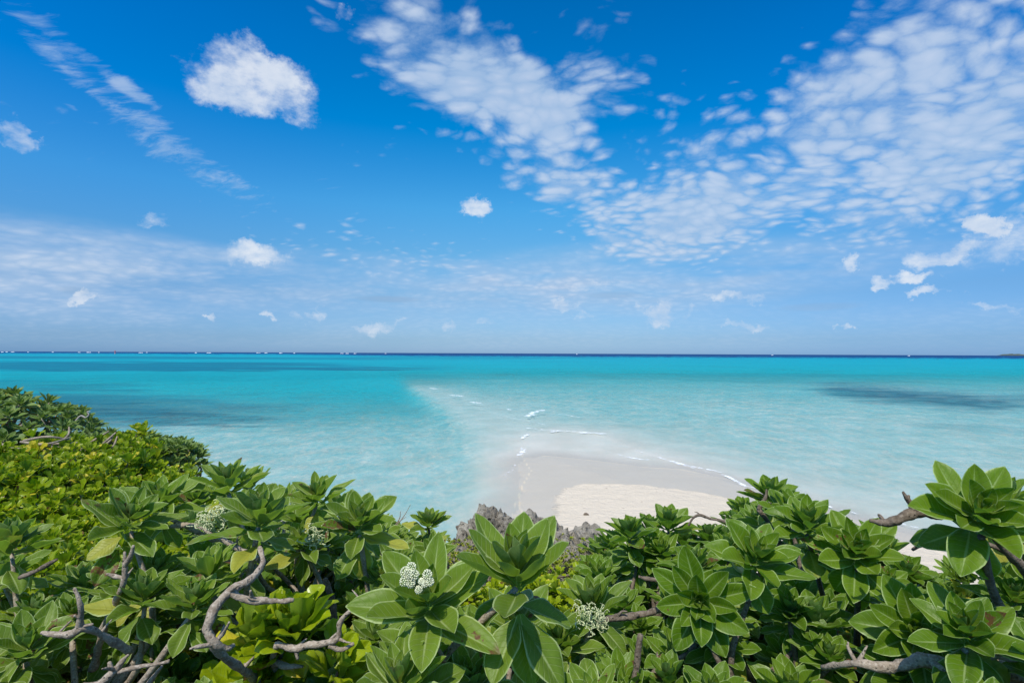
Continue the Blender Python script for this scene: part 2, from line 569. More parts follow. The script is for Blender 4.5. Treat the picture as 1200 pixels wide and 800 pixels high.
def build_ground_and_sea():
    X, Y, F, sizes = polar_grid(0.35, 16000, 1.022)
    d, h, sdS, sdD, g, foam, swash = depth_and_masks(X, Y)
    r = np.hypot(X, Y)
    z = np.where(d > 0, -d, h)
    # sand relief
    near = smoothstep(120, 25, r)
    z = z + near * 0.012 * N2.fbm(np.stack([X * 1.7, Y * 1.7, X * 0], -1), 3) * (sdS > 0)
    # bluff
    P = np.stack([X, Y, X * 0], -1)
    e = edge_y(X) + 0.35 * N1.fbm(P * 0.9, 3)
    land = smoothstep(e + 1.1, e, Y)
    top = 5.35 + 0.12 * N1.fbm(P * 0.7, 3) - 0.35 * smoothstep(e - 2.0, e, Y)
    z = z * (1 - land) + top * land
    rock = smoothstep(0.02, 0.5, land) * smoothstep(e - 0.9, e - 0.2, Y)
    soil = land * (1 - rock)
    base = np.maximum(rock * 0 + land, 0)
    ru = (land * (1 - land) * 4)
    z = z + ru * 0.45 * N2.fbm(P * 1.6, 4)
    inside = (land > 0.02) | (Y < e)
    V = np.stack([X, Y, z], -1)

    # ---- seabed / beach / soil material
    m, k, out = material('sand_and_soil')
    geo = k.add('ShaderNodeNewGeometry')
    pos = geo.outputs['Position']
    sdd = k.attr('sd_dry')
    n1 = k.noise(pos, 1.1, 5, .6)
    n2 = k.noise(pos, 30, 5, .65)
    n3 = k.noise(pos, 0.35, 3, .5)
    edge = k.math('ADD', sdd, k.math('MULTIPLY', k.math('ADD', n1, -.5), .9))
    dry = k.smooth(edge, -0.15, 0.25)
    drycol = k.mix(n1, (.55, .465, .345), (.64, .55, .42))
    drycol = k.mix(k.smooth(n2, .35, .75), drycol, (.52, .45, .35))
    wetcol = k.mix(n3, (.44, .38, .285), (.52, .45, .345))
    wetcol = k.mix(k.smooth(k.math('ADD', k.attr('swash'), k.math('MULTIPLY', n1, .6)), .55, .95), wetcol, (.60, .50, .35))
    under = k.mix(k.smooth(n3, .3, .7), (.56, .51, .39), (.64, .59, .47))
    col = k.mix(dry, wetcol, drycol)
    col = k.mix(k.smooth(k.attr('sd_shore'), -3.0, 0.0), under, col)
    fleck = k.math('MULTIPLY', k.smooth(k.noise(pos, 6, 4, .6), .62, .70), k.math('MULTIPLY', dry, k.smooth(n1, .48, .6, 0, .7)))
    col = k.mix(fleck, col, (.22, .16, .10))
    grass = k.math('MULTIPLY', k.attr('seagrass'), k.smooth(k.noise(pos, .25, 5, .65), .25, .6, .55, 1.0))
    col = k.mix(grass, col, (.022, .055, .055))
    soilc = k.mix(k.noise(pos, 9, 5, .6), (.035, .028, .018), (.10, .08, .055))
    col = k.mix(k.attr('soil'), col, soilc)
    rockc = k.mix(k.noise(pos, 3.5, 6, .65), (.16, .14, .115), (.38, .34, .29))
    col = k.mix(k.attr('rock'), col, rockc)
    rough = k.mix(dry, (.34, .34, .34), (.95, .95, .95))
    hgt = k.math('ADD', k.math('MULTIPLY', n2, .25), k.math('MULTIPLY', k.math('ADD', k.noise(pos, 5.5, 4, .55), k.math('MULTIPLY', k.noise(pos, 1.8, 3, .5), 2.0)), dry))
    bmp = k.bump(hgt, .7, .09)
    bs = principled(k, col, rough, .35, bmp)
    k.l.new(bs, out.inputs[0])
    me = make_mesh('ground', V, F, [m], sizes=sizes, attrs=dict(sd_dry=np.clip(sdD, -50, 50), sd_shore=np.clip(sdS, -50, 50), swash=swash, seagrass=g, soil=soil, rock=rock * land))
    link('ground', me, kind='structure')

    # ---- water surface
    keep = (Y > 5) | (np.hypot(X, Y) > 30)
    m, k, out = material('sea_water')
    geo = k.add('ShaderNodeNewGeometry')
    pos = geo.outputs['Position']
    dep = k.attr('depth')
    rng_ = k.vmath('LENGTH', pos)
    mpw = k.add('ShaderNodeMapping')
    k.put(mpw.inputs[0], pos)
    mpw.inputs['Rotation'].default_value = (0, 0, R(-28))
    mpw.inputs['Scale'].default_value = (0.95, 0.62, 1)
    wp = mpw.outputs[0]
    w1 = k.noise(wp, 0.55, 5, .6, .6)
    w2 = k.noise(wp, 2.9, 5, .62, .5)
    w3 = k.noise(wp, 0.09, 4, .55, .3)
    w4 = k.noise(wp, 0.016, 4, .55, .2)
    ridg = lambda v: k.math('SUBTRACT', 1.0, k.math('ABSOLUTE', k.math('MULTIPLY', k.math('ADD', v, -.5), 4.0)))
    hgt = k.math('ADD', k.math('MULTIPLY', w2, .22), k.math('MULTIPLY', w1, .9))
    hgt = k.math('ADD', hgt, k.math('MULTIPLY', w3, 1.3))
    bmp = k.bump(hgt, .85, .33)
    # wave height changes the thickness of the water one looks through
    mod = k.math('ADD', k.math('MULTIPLY', k.math('ADD', w1, -.5), 1.2), k.math('MULTIPLY', k.math('ADD', w2, -.5), 2.4))
    mod = k.math('ADD', mod, k.math('MULTIPLY', k.math('ADD', w3, -.5), .5))
    mpr = k.add('ShaderNodeMapping')
    k.put(mpr.inputs[0], pos)
    mpr.inputs['Rotation'].default_value = (0, 0, R(18))
    mpr.inputs['Scale'].default_value = (0.9, .6, 1)
    rp = mpr.outputs[0]
    w5 = ridg(k.noise(rp, 1.25, 3, .5, .8))
    w6 = ridg(k.noise(rp, .42, 3, .5, .7))
    rip = k.math('ADD', k.math('MULTIPLY', k.math('POWER', k.math('MAXIMUM', w5, 0.0), 3.0), .5), k.math('MULTIPLY', k.math('POWER', k.math('MAXIMUM', w6, 0.0), 3.0), .6))  # bright caustic-like lines, painted into the water colour through its depth
    mod = k.math('ADD', mod, k.math('MULTIPLY', k.math('ADD', rip, -.25), -1.0))
    mod = k.math('ADD', mod, k.math('MULTIPLY', k.math('ADD', w4, -.5), .7))
    low = k.math('ADD', k.math('ADD', w3, -.5), k.math('ADD', w4, -.5))
    de = k.math('MULTIPLY', dep, k.math('ADD', 1.06, k.math('MULTIPLY', low, .3)))
    wav = k.math('MULTIPLY', mod, k.smooth(dep, .0, 1.4, .06, 1.15))
    de = k.math('MAXIMUM', k.math('ADD', de, wav), 0.0)

    def ex(c):
        return k.math('EXPONENT', k.math('MULTIPLY', de, -c))
    comb = k.add('ShaderNodeCombineColor')
    k.put(comb.inputs[0], ex(.46))
    k.put(comb.inputs[1], ex(.125))
    k.put(comb.inputs[2], ex(.10))
    sc = k.math('SUBTRACT', 1.0, ex(.34))
    scol = k.ramp(k.smooth(dep, 0, 20, kind='LINEAR'), [(0, (.16, .42, .43)), (.05, (.06, .40, .43)), (.12, (.0, .40, .44)), (.24, (.0, .33, .42)),
                                                    (.45, (.0, .10, .24)), (.8, (.0, .045, .15)), (1, (.0, .04, .14))])
    scol = k.mix(k.math('MULTIPLY', k.attr('seagrass'), .72), scol, (.0, .10, .19))
    scol = k.mix(sc, (0, 0, 0), scol)
    tcol = k.mix(sc, comb.outputs[0], (0, 0, 0))
    tr = k.add('ShaderNodeBsdfTransparent')
    k.put(tr.inputs[0], tcol)
    df = k.add('ShaderNodeBsdfDiffuse')
    k.put(df.inputs[0], scol)
    k.put(df.inputs['Normal'], bmp)
    ad = k.add('ShaderNodeAddShader')
    k.l.new(tr.outputs[0], ad.inputs[0])
    k.l.new(df.outputs[0], ad.inputs[1])
    fr = k.add('ShaderNodeFresnel')
    fr.inputs[0].default_value = 1.33
    k.put(fr.inputs['Normal'], bmp)
    frf = k.math('MINIMUM', fr.outputs[0], .11)
    gl = k.add('ShaderNodeBsdfGlossy')
    gl.inputs['Roughness'].default_value = .07
    k.put(gl.inputs['Normal'], bmp)
    mx = k.add('ShaderNodeMixShader')
    k.put(mx.inputs[0], frf)
    k.l.new(ad.outputs[0], mx.inputs[1])
    k.l.new(gl.outputs[0], mx.inputs[2])
    foamd = k.add('ShaderNodeBsdfDiffuse')
    k.put(foamd.inputs[0], (.86, .88, .88))
    fn = k.noise(pos, 1.9, 8, .78)
    ff = k.smooth(k.math('MULTIPLY', k.attr('foam'), k.smooth(fn, .41, .60)), .16, .55, 0, .80)
    # small scattered whitecaps on the outer lagoon
    mx2 = k.add('ShaderNodeMixShader')
    k.put(mx2.inputs[0], ff)
    k.l.new(mx.outputs[0], mx2.inputs[1])
    k.l.new(foamd.outputs[0], mx2.inputs[2])
    k.l.new(mx2.outputs[0], out.inputs[0])
    # sheet at sea level: drop the faces under the bluff
    V2 = np.stack([X, Y, X * 0], -1)
    wl = r < 2.0
    V2[:, 2] = 0.0
    me = make_mesh('sea', V2, F, [m], sizes=sizes, attrs=dict(depth=d, foam=foam, seagrass=g))
    link('sea', me, kind='structure')


build_ground_and_sea()


# ------------------------------------------------------------------ materials of plants, rock
def leaf_material(name, dark, light, yellow, rim, rough, transl, rimw=(.90, .975), vein=.55, sheen=0.0, back=None):
    m, k, out = material(name)
    uvn = k.add('ShaderNodeUVMap')
    sp = k.add('ShaderNodeSeparateXYZ')
    k.put(sp.inputs[0], uvn.outputs[0])
    u, v = sp.outputs[0], sp.outputs[1]
    s = k.math('ABSOLUTE', k.math('ADD', k.math('MULTIPLY', u, 2.0), -1.0))
    ld = k.add('ShaderNodeAttribute', attribute_name='leafdata')
    ls = k.add('ShaderNodeSeparateXYZ')
    k.put(ls.inputs[0], ld.outputs['Vector'])
    rnd, age, dmg = ls.outputs
    oi = k.add('ShaderNodeObjectInfo')
    tc = k.add('ShaderNodeTexCoord')
    geo = k.add('ShaderNodeNewGeometry')
    pos = tc.outputs['Object']
    n = k.noise(pos, 22, 4, .6)
    f = k.math('ADD', k.math('MULTIPLY', rnd, .55), k.math('MULTIPLY', oi.outputs['Random'], .45))
    col = k.mix(f, dark, light)
    col = k.mix(k.smooth(n, .35, .75, 0, .45), col, light)
    # side veins
    vv = k.math('SINE', k.math('MULTIPLY', k.math('ADD', k.math('MULTIPLY', v, 1.0), k.math('MULTIPLY', s, -.20)), 62.0))
    vmask = k.math('MULTIPLY', k.smooth(vv, .86, 1.0), .34 * vein)
    col = k.mix(vmask, col, rim)
    mid = k.smooth(s, .10, .025, 0, vein)
    col = k.mix(k.math('MULTIPLY', mid, k.smooth(v, 1.0, .55, .25, 1.0)), col, rim)
    ymask = k.smooth(k.math('ADD', age, k.math('MULTIPLY', k.math('ADD', n, -.5), .5)), .45, .75)
    col = k.mix(ymask, col, yellow)
    edge = k.smooth(s, rimw[0], rimw[1])
    tip = k.smooth(v, .965, .995)
    col = k.mix(k.math('MULTIPLY', k.math('MAXIMUM', edge, tip), .8), col, rim)
    nb = k.noise(pos, 45, 4, .65)
    br = k.smooth(k.math('ADD', nb, k.math('MULTIPLY', dmg, .26)), .74, .80)
    burnt = k.math('MULTIPLY', k.smooth(k.math('ADD', v, k.math('MULTIPLY', n, .25)), .98, 1.06), k.smooth(dmg, .45, .6))
    col = k.mix(k.math('MAXIMUM', br, burnt), col, (.16, .08, .035))
    if back:
        col = k.mix(k.math('MULTIPLY', geo.outputs['Backfacing'], .55), col, back)
    hb = k.math('ADD', k.math('MULTIPLY', mid, -.6), k.math('ADD', k.math('MULTIPLY', vmask, -2.0), k.math('MULTIPLY', k.noise(pos, 60, 3, .5), .5)))
    bmp = k.bump(hb, .6, .004)
    p = k.add('ShaderNodeBsdfPrincipled')
    k.put(p.inputs['Base Color'], col)
    p.inputs['Roughness'].default_value = rough
    p.inputs['Specular IOR Level'].default_value = .28
    p.inputs['Sheen Weight'].default_value = sheen
    p.inputs['Sheen Roughness'].default_value = .4
    p.inputs['Sheen Tint'].default_value = (.8, .95, .7, 1)
    k.put(p.inputs['Normal'], bmp)
    tl = k.add('ShaderNodeBsdfTranslucent')
    k.put(tl.inputs[0], k.mix(1.0, col, (1.35, 1.6, .4), 'MULTIPLY'))
    mx = k.add('ShaderNodeMixShader')
    mx.inputs[0].default_value = transl
    k.l.new(p.outputs[0], mx.inputs[1])
    k.l.new(tl.outputs[0], mx.inputs[2])
    k.l.new(mx.outputs[0], out.inputs[0])
    return m


M_HELIO = leaf_material('heliotrope_leaf', (.100, .172, .012), (.195, .280, .032), (.36, .36, .05), (.46, .54, .24), .46, .38, sheen=.02, rimw=(.86, .95), back=(.20, .28, .11))
M_HELIO_R = leaf_material('heliotrope_leaf_green', (.072, .150, .006), (.160, .252, .016), (.36, .36, .05), (.40, .50, .20), .42, .38, sheen=.02, rimw=(.87, .96), back=(.12, .22, .08))
M_HELIO_FAR = leaf_material('heliotrope_leaf_grey', (.085, .150, .020), (.17, .25, .05), (.40, .36, .06), (.22, .30, .16), .5, .22, back=(.14, .20, .11))
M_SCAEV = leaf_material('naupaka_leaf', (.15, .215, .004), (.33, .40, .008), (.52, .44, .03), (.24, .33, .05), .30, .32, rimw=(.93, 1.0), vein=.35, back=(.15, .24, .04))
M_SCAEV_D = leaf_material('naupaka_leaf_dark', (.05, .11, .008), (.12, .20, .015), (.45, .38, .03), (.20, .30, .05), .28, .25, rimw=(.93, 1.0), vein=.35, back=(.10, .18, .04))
M_GROUNDC = leaf_material('creeper_leaf', (.16, .22, .015), (.34, .37, .03), (.6, .5, .05), (.4, .45, .08), .35, .3, rimw=(.95, 1.0), vein=.2)


def bark_material(name, a, b, c):
    m, k, out = material(name)
    tc = k.add('ShaderNodeTexCoord')
    pos = tc.outputs['Object']
    n = k.noise(pos, 38, 6, .65)
    n2 = k.noise(pos, 160, 4, .6)
    vo = k.voronoi(pos, 85, 'F1')
    scar = k.math('MULTIPLY', k.smooth(vo, .12, .30, 1, 0), k.smooth(n, .42, .58))
    col = k.mix(k.smooth(n, .3, .7), a, b)
    col = k.mix(k.smooth(n2, .45, .75, 0, .7), col, c)
    col = k.mix(k.math('MULTIPLY', scar, .55), col, (.03, .024, .02))
    h = k.math('ADD', k.math('MULTIPLY', n, .8), k.math('ADD', k.math('MULTIPLY', n2, .5), k.math('MULTIPLY', scar, -.7)))
    b_ = k.bump(h, .9, .006)
    k.l.new(principled(k, col, .9, .2, b_), out.inputs[0])
    return m


M_BARK = bark_material('branch_bark', (.18, .135, .095), (.36, .295, .22), (.54, .47, .38))
M_BARK_DK = bark_material('dark_bark', (.085, .064, .045), (.19, .148, .108), (.29, .24, .185))
M_DEAD = bark_material('bleached_wood', (.25, .22, .20), (.40, .37, .34), (.55, .52, .48))


def plain_material(name, a, b, scale, rough, bump=0.3):
    m, k, out = material(name)
    tc = k.add('ShaderNodeTexCoord')
    n = k.noise(tc.outputs['Object'], scale, 4, .6)
    k.l.new(principled(k, k.mix(n, a, b), rough, .3, k.bump(n, bump, .003)), out.inputs[0])
    return m


M_FLOWER = plain_material('flower_white', (.55, .58, .34), (.76, .76, .58), 90, .7)
M_SPRAY = plain_material('flower_spray', (.40, .44, .20), (.66, .66, .40), 80, .7)
M_STALK = plain_material('flower_stalk', (.22, .32, .12), (.34, .42, .20), 60, .6)


def rock_material():
    m, k, out = material('coral_limestone')
    tc = k.add('ShaderNodeTexCoord')
    pos = tc.outputs['Object']
    n = k.noise(pos, 3.2, 8, .68)
    n2 = k.noise(pos, 16, 6, .7)
    vo = k.voronoi(pos, 19, 'F1')
    col = k.ramp(n, [(.25, (.07, .062, .048)), (.42, (.21, .185, .145)), (.58, (.38, .35, .285)), (.8, (.52, .48, .40))])
    col = k.mix(k.smooth(n2, .5, .75, 0, .75), col, (.07, .06, .05))
    col = k.mix(k.smooth(k.noise(pos, 1.7, 3, .5), .5, .7, 0, .35), col, (.34, .22, .13))
    h = k.math('ADD', k.math('MULTIPLY', n2, .9), k.math('MULTIPLY', k.smooth(vo, .0, .45), .5))
    k.l.new(principled(k, col, .95, .15, k.bump(h, 1.0, .05)), out.inputs[0])
    return m


M_ROCK = rock_material()


# ------------------------------------------------------------------ leaves
def leaf_grid(L, W, nt, ns, th0, bend, fold, roll, wave, phase, petiole=.10, twist=0.0, pw=.90, tipx=.80):
    """leaf in its own frame: grows along +X from the origin, upper face +Z. th0 = start pitch, bend = total pitch change"""
    t = np.linspace(0, 1, nt)
    s = np.linspace(-1, 1, ns)
    th = th0 + bend * t ** 1.3
    dx = np.cos(th) * L / (nt - 1)
    dz = np.sin(th) * L / (nt - 1)
    cx = np.concatenate([[0], np.cumsum((dx[:-1] + dx[1:]) / 2)])
    cz = np.concatenate([[0], np.cumsum((dz[:-1] + dz[1:]) / 2)])
    w = (t ** pw) * np.clip(1 - t, 0, 1) ** tipx
    w = w / w.max()
    w = np.maximum(w, petiole * (1 - t) * 1.6) * W * 0.5
    w[-1] = W * 0.015
    Sg, Tg = np.meshgrid(s, np.arange(nt))
    wl = w[Tg]
    a = np.abs(Sg)
    y = Sg * wl * math.cos(fold * .6)
    up = wl * (fold * a ** 1.2 - roll * np.clip((a - .55) / .45, 0, 1) ** 2) + wave * wl * np.sin(Tg / nt * 11 + phase + Sg * 1.3) * a ** 2
    if twist:
        tw = twist * t[Tg]
        y, up = y * np.cos(tw) - up * np.sin(tw), y * np.sin(tw) + up * np.cos(tw)
    nx = -np.sin(th)[Tg]
    nz = np.cos(th)[Tg]
    X = cx[Tg] + nx * up
    Z = cz[Tg] + nz * up
    V = np.stack([X, y, Z], -1).reshape(-1, 3)
    U = np.stack([(Sg + 1) / 2, t[Tg]], -1).reshape(-1, 2)
    return V, U


_FC = {}


def grid_faces(nt, ns):
    if (nt, ns) not in _FC:
        i = np.arange(nt - 1)[:, None]
        j = np.arange(ns - 1)[None, :]
        _FC[(nt, ns)] = np.stack([i * ns + j, (i + 1) * ns + j, (i + 1) * ns + j + 1, i * ns + j + 1], -1).reshape(-1, 4)
    return _FC[(nt, ns)]


def rosette_data(seed, n=15, L=.14, W=.062, open_=1.0, droop=.3, nt=11, ns=7, wave=.10, stem=.055, age=.25, dmg=.25, hang=0, pw=.90, tipx=.80, cup=1.0):
    """a whorl of leaves round the +Z axis with its heart at the origin"""
    r = np.random.default_rng(seed)
    Vs, Us, Ds, Fs = [], [], [], []
    off = 0
    for i in range(n):
        f = i / (n - 1)                       # 0 = innermost
        az = i * 2.39996 + r.normal(0, .14) + seed
        hg = i >= n - hang
        bend = math.radians((46 * cup * (1 - f) ** .8 - 34 * f ** 2) + r.normal(0, 11))
        tilt = (8 + 84 * f ** .9 * open_) + math.degrees(bend) * .42 + r.normal(0, 5)      # from the axis
        if f > .8:
            tilt += droop * r.uniform(5, 40)
        if hg:
            tilt = r.uniform(100, 150)
            bend = math.radians(r.uniform(-25, 10))
        l = L * (.24 + .80 * min(1, f * 1.35) ** .9) * r.uniform(.88, 1.10) * (.78 if hg else 1)
        if f > .85:
            l *= .9
        w = W * (.34 + .70 * min(1, f * 1.6)) * r.uniform(.88, 1.12)
        fold = .98 - .45 * f + r.normal(0, .14)
        V, U = leaf_grid(l, w, nt, ns, math.radians(90 - tilt), bend, fold, .30 * f + .05, wave * (.4 + f), r.uniform(0, 6), twist=r.normal(0, .25) * f, pw=pw, tipx=tipx)
        V = V + np.array([.003 + .006 * f, 0, 0])
        c, s_ = math.cos(az), math.sin(az)
        V = np.stack([V[:, 0] * c - V[:, 1] * s_, V[:, 0] * s_ + V[:, 1] * c, V[:, 2] - stem * f ** 1.2 - (.05 * r.random() if hg else 0) + .006], -1)
        Vs.append(V)
        Us.append(U)
        ag = 0.0
        if f > .72 and r.random() < age * (1.6 if hg else .6):
            ag = r.uniform(.5, 1.0)
        dg = r.random() ** 3 * (1 if r.random() < dmg else .2) + (.4 if ag > .6 and r.random() < .5 else 0)
        Ds.append(np.tile([r.random() * (.6 + .4 * (1 - f)), ag, dg], (len(V), 1)))
        Fs.append(grid_faces(nt, ns) + off)
        off += len(V)
    return np.concatenate(Vs), np.concatenate(Us), np.concatenate(Ds), np.concatenate(Fs)


def leaf_mesh(name, V, U, D, F, mat):
    me = make_mesh(name, V, F, [mat], attrs=dict(leafdata=D))
    ul = me.uv_layers.new(name='UVMap')
    li = np.empty(len(me.loops), dtype=np.int32)
    me.loops.foreach_get('vertex_index', li)
    ul.data.foreach_set('uv', U[li].astype(np.float32).ravel())
    return me


def tube(pts, rad, sides=8, noise=.12, seed=0, sub=5, knob=0.0):
    """tapered, slightly lumpy tube through the points (Catmull-Rom)"""
    pts = np.asarray(pts, float)
    rad = np.asarray(rad, float)
    n = len(pts)
    pe = np.vstack([2 * pts[0] - pts[1], pts, 2 * pts[-1] - pts[-2]])
    C, Rr = [], []
    for i in range(n - 1):
        p0, p1, p2, p3 = pe[i:i + 4]
        for q in range(sub):
            t = q / sub
            C.append(.5 * ((2 * p1) + (-p0 + p2) * t + (2 * p0 - 5 * p1 + 4 * p2 - p3) * t * t + (-p0 + 3 * p1 - 3 * p2 + p3) * t ** 3))
            Rr.append(rad[i] * (1 - t) + rad[i + 1] * t)
    C.append(pts[-1])
    Rr.append(rad[-1])
    C = np.array(C)
    Rr = np.array(Rr)
    m = len(C)
    T = np.gradient(C, axis=0)
    T /= np.linalg.norm(T, axis=1)[:, None] + 1e-12
    N = np.zeros_like(C)
    a = np.array([0, 0, 1.0]) if abs(T[0, 2]) < .9 else np.array([1.0, 0, 0])
    v = np.cross(T[0], a)
    v /= np.linalg.norm(v)
    for i in range(m):
        v = v - T[i] * np.dot(v, T[i])
        v /= np.linalg.norm(v) + 1e-12
        N[i] = v
    B = np.cross(T, N)
    ang = np.linspace(0, 2 * math.pi, sides, endpoint=False)
    rr = Rr[:, None] * np.ones(sides)[None]
    V = C[:, None] + rr[..., None] * (np.cos(ang)[None, :, None] * N[:, None] + np.sin(ang)[None, :, None] * B[:, None])
    if noise:
        nn = N1.fbm(V * 42 + seed * 3.1, 2) + .5 * N2(V * 150)
        V = C[:, None] + (V - C[:, None]) * (1 + noise * nn)[..., None]
    V = V.reshape(-1, 3)
    i = np.arange(m - 1)[:, None]
    j = np.arange(sides)[None]
    jn = (j + 1) % sides
    Q = np.stack([i * sides + j, i * sides + jn, (i + 1) * sides + jn, (i + 1) * sides + j], -1).reshape(-1, 4)
    # caps as pole fans made of degenerate-free triangles stored as quads is avoided: close with a tip vertex
    tip = len(V)
    V = np.vstack([V, C[-1] + T[-1] * Rr[-1] * .5, C[0] - T[0] * Rr[0] * .2])
    jj = np.arange(sides)
    t1 = np.stack([(m - 1) * sides + jj, (m - 1) * sides + (jj + 1) % sides, np.full(sides, tip)], -1)
    t0 = np.stack([(jj + 1) % sides, jj, np.full(sides, tip + 1)], -1)
    return V, Q, np.vstack([t1, t0])


class Acc:
    """collects tubes and blobs into ONE mesh"""
    def __init__(self):
        self.V, self.Q, self.T, self.n = [], [], [], 0

    def add(self, V, Q, T):
        self.V.append(V)
        self.Q.append(Q + self.n)
        self.T.append(T + self.n)
        self.n += len(V)

    def tube(self, *a, **k_):
        self.add(*tube(*a, **k_))

    def ball(self, c, r, seg=6, rings=4, squash=1.0):
        th = np.linspace(0, math.pi, rings + 1)[1:-1]
        ph = np.linspace(0, 2 * math.pi, seg, endpoint=False)
        V = np.array([[r * math.sin(a) * math.cos(b), r * math.sin(a) * math.sin(b), r * math.cos(a) * squash] for a in th for b in ph] + [[0, 0, r * squash], [0, 0, -r * squash]]) + c
        k_ = len(th)
        Q = np.array([[i * seg + j, (i + 1) * seg + j, (i + 1) * seg + (j + 1) % seg, i * seg + (j + 1) % seg] for i in range(k_ - 1) for j in range(seg)]).reshape(-1, 4)
        T = np.array([[k_ * seg, j, (j + 1) % seg] for j in range(seg)] + [[k_ * seg + 1, (k_ - 1) * seg + (j + 1) % seg, (k_ - 1) * seg + j] for j in range(seg)])
        self.add(V, Q, T)

    def mesh(self, name, mat, origin=None):
        V = np.concatenate(self.V)
        if origin is not None:
            V = V - np.asarray(origin)
        Q = np.concatenate(self.Q).ravel()
        T = np.concatenate(self.T).ravel()
        sizes = np.concatenate([np.full(len(Q) // 4, 4), np.full(len(T) // 3, 3)])
        return make_mesh(name, V, np.concatenate([Q, T]), [mat], sizes=sizes)


# rosette libraries (mesh data shared by the copies)
def lib(tag, mat, count, **kw):
    out = []
    for i in range(count):
        k2 = dict(kw)
        k2['n'] = kw.get('n', 15) + (i % 3) - 1
        out.append(leaf_mesh(tag, *rosette_data(100 + i * 7 + len(tag), **k2), mat))
    return out


LIB = {
    'L': lib('leaf_rosette', M_HELIO, 8, n=28, hang=5, L=.152, W=.066, age=.32, dmg=.5, stem=.095, wave=.19),
    'R': lib('leaf_rosette', M_HELIO_R, 8, n=28, hang=5, L=.144, W=.067, age=.16, dmg=.35, stem=.095, wave=.16),
    'F': lib('leaf_rosette', M_HELIO_FAR, 4, n=20, hang=2, L=.14, W=.058, nt=6, ns=5, age=.2, stem=.08),
    'tall': lib('leaf_rosette', M_HELIO, 3, n=28, hang=8, L=.170, W=.072, stem=.12, open_=.84, age=.06, dmg=.4, droop=.9),
    'big': lib('leaf_rosette', M_HELIO, 3, n=26, hang=4, L=.175, W=.074, stem=.09, age=.12, dmg=.5, droop=.5),
    'narrow': lib('leaf_rosette', M_HELIO, 3, n=20, L=.12, W=.036, open_=.9, age=.1),
}


def flower_head(seed):
    r = np.random.default_rng(seed)
    st, fl = Acc(), Acc()
    lobes = [((-.024, .006, .076), .0105), ((-.010, .012, .082), .0100), ((-.026, -.010, .066), .0100), ((-.004, -.002, .074), .0105), ((-.012, -.014, .062), .0090), ((.004, -.022, .048), .0075), ((-.016, .0, .078), .010),
             ((.024, .0, .066), .0100), ((.029, -.011, .056), .0085), ((.017, -.012, .054), .0080), ((.010, -.010, .060), .0060)]
    for c, rad in lobes:
        c = np.array(c)
        st.tube([(0, 0, 0), c * .55, c - (0, 0, rad * .3)], [.003, .003, .004], sides=5, noise=0, sub=3)
        m_ = 46
        for i in range(m_):
            z = 1 - 1.5 * (i + .5) / m_
            a = i * 2.39996
            q = math.sqrt(max(0, 1 - z * z))
            p = c + rad * np.array([q * math.cos(a), q * math.sin(a), z]) * r.uniform(.92, 1.08)
            fl.ball(p, r.uniform(.0013, .0022), 5, 3)
    return fl, st


def flower_spray(seed, sc=1.0):
    r = np.random.default_rng(seed)
    st, fl = Acc(), Acc()
    for b in range(15):
        a = b * 2.4 + r.uniform(-.3, .3)
        q = math.sqrt((b + .5) / 15)
        o = np.array([math.cos(a) * .042 * q, math.sin(a) * .042 * q, .070 - .03 * q * q + r.uniform(-.008, .012)]) * sc
        st.tube([(0, 0, 0), o * np.array([.4, .4, .7]), o], [.0028, .0022, .0018], sides=5, noise=0, sub=3)
        for c in range(2):
            d = r.uniform(0, 6.28)
            p = o.copy()
            cur = r.uniform(.25, .5) * (1 if c else -1)
            up = r.uniform(.0, .004)
            for q_ in range(8):
                p = p + np.array([math.cos(d) * .0042, math.sin(d) * .0042, up - q_ * .0006]) * sc
                d += cur
                fl.ball(p + r.normal(0, .0007, 3), .0027 * sc * r.uniform(.7, 1.15) * (1 - q_ * .05), 5, 3)
    return fl, st


# ------------------------------------------------------------------ bushes: base position, style, labels
BUSH = {
    'near_left': dict(base=(-1.45, 1.45), style='L', label='broad grey-green heliotrope bush filling the bottom left corner, with bare forked twigs', bark=M_BARK),
    'mid_left': dict(base=(-0.62, 1.95), style='L', label='heliotrope bush with pale flower sprays and an S-curved bare limb, left of centre', bark=M_BARK),
    'center': dict(base=(-0.02, 1.05), style='L', label='large-leaved heliotrope bush with a round white flower head, in the bottom centre', bark=M_BARK),
    'back_center': dict(base=(-.42, 2.95), style='L', label='small heliotrope bush in front of the rocks, beside thin leafless twigs', bark=M_BARK_DK),
    'mid_right': dict(base=(.72, 2.15), style='R', label='compact deep green bush standing against the dry sand, right of the rocks', bark=M_BARK_DK),
    'right': dict(base=(.62, 1.25), style='R', label='dense green heliotrope bush right of centre, with a wide open rosette and dark stems below', bark=M_BARK_DK),
    'back_right': dict(base=(1.25, 2.0), style='R', label='tallest green heliotrope bush rising against the shallow water on the right', bark=M_BARK_DK),
    'near_right': dict(base=(1.32, 1.12), style='R', label='glossy green bush at the bottom right, above a thick grey trunk', bark=M_BARK),
    'sprig': dict(base=(1.75, 1.35), style='R', label='bush at the right edge with one big leaf cluster on a dark bare limb', bark=M_BARK_DK),
}
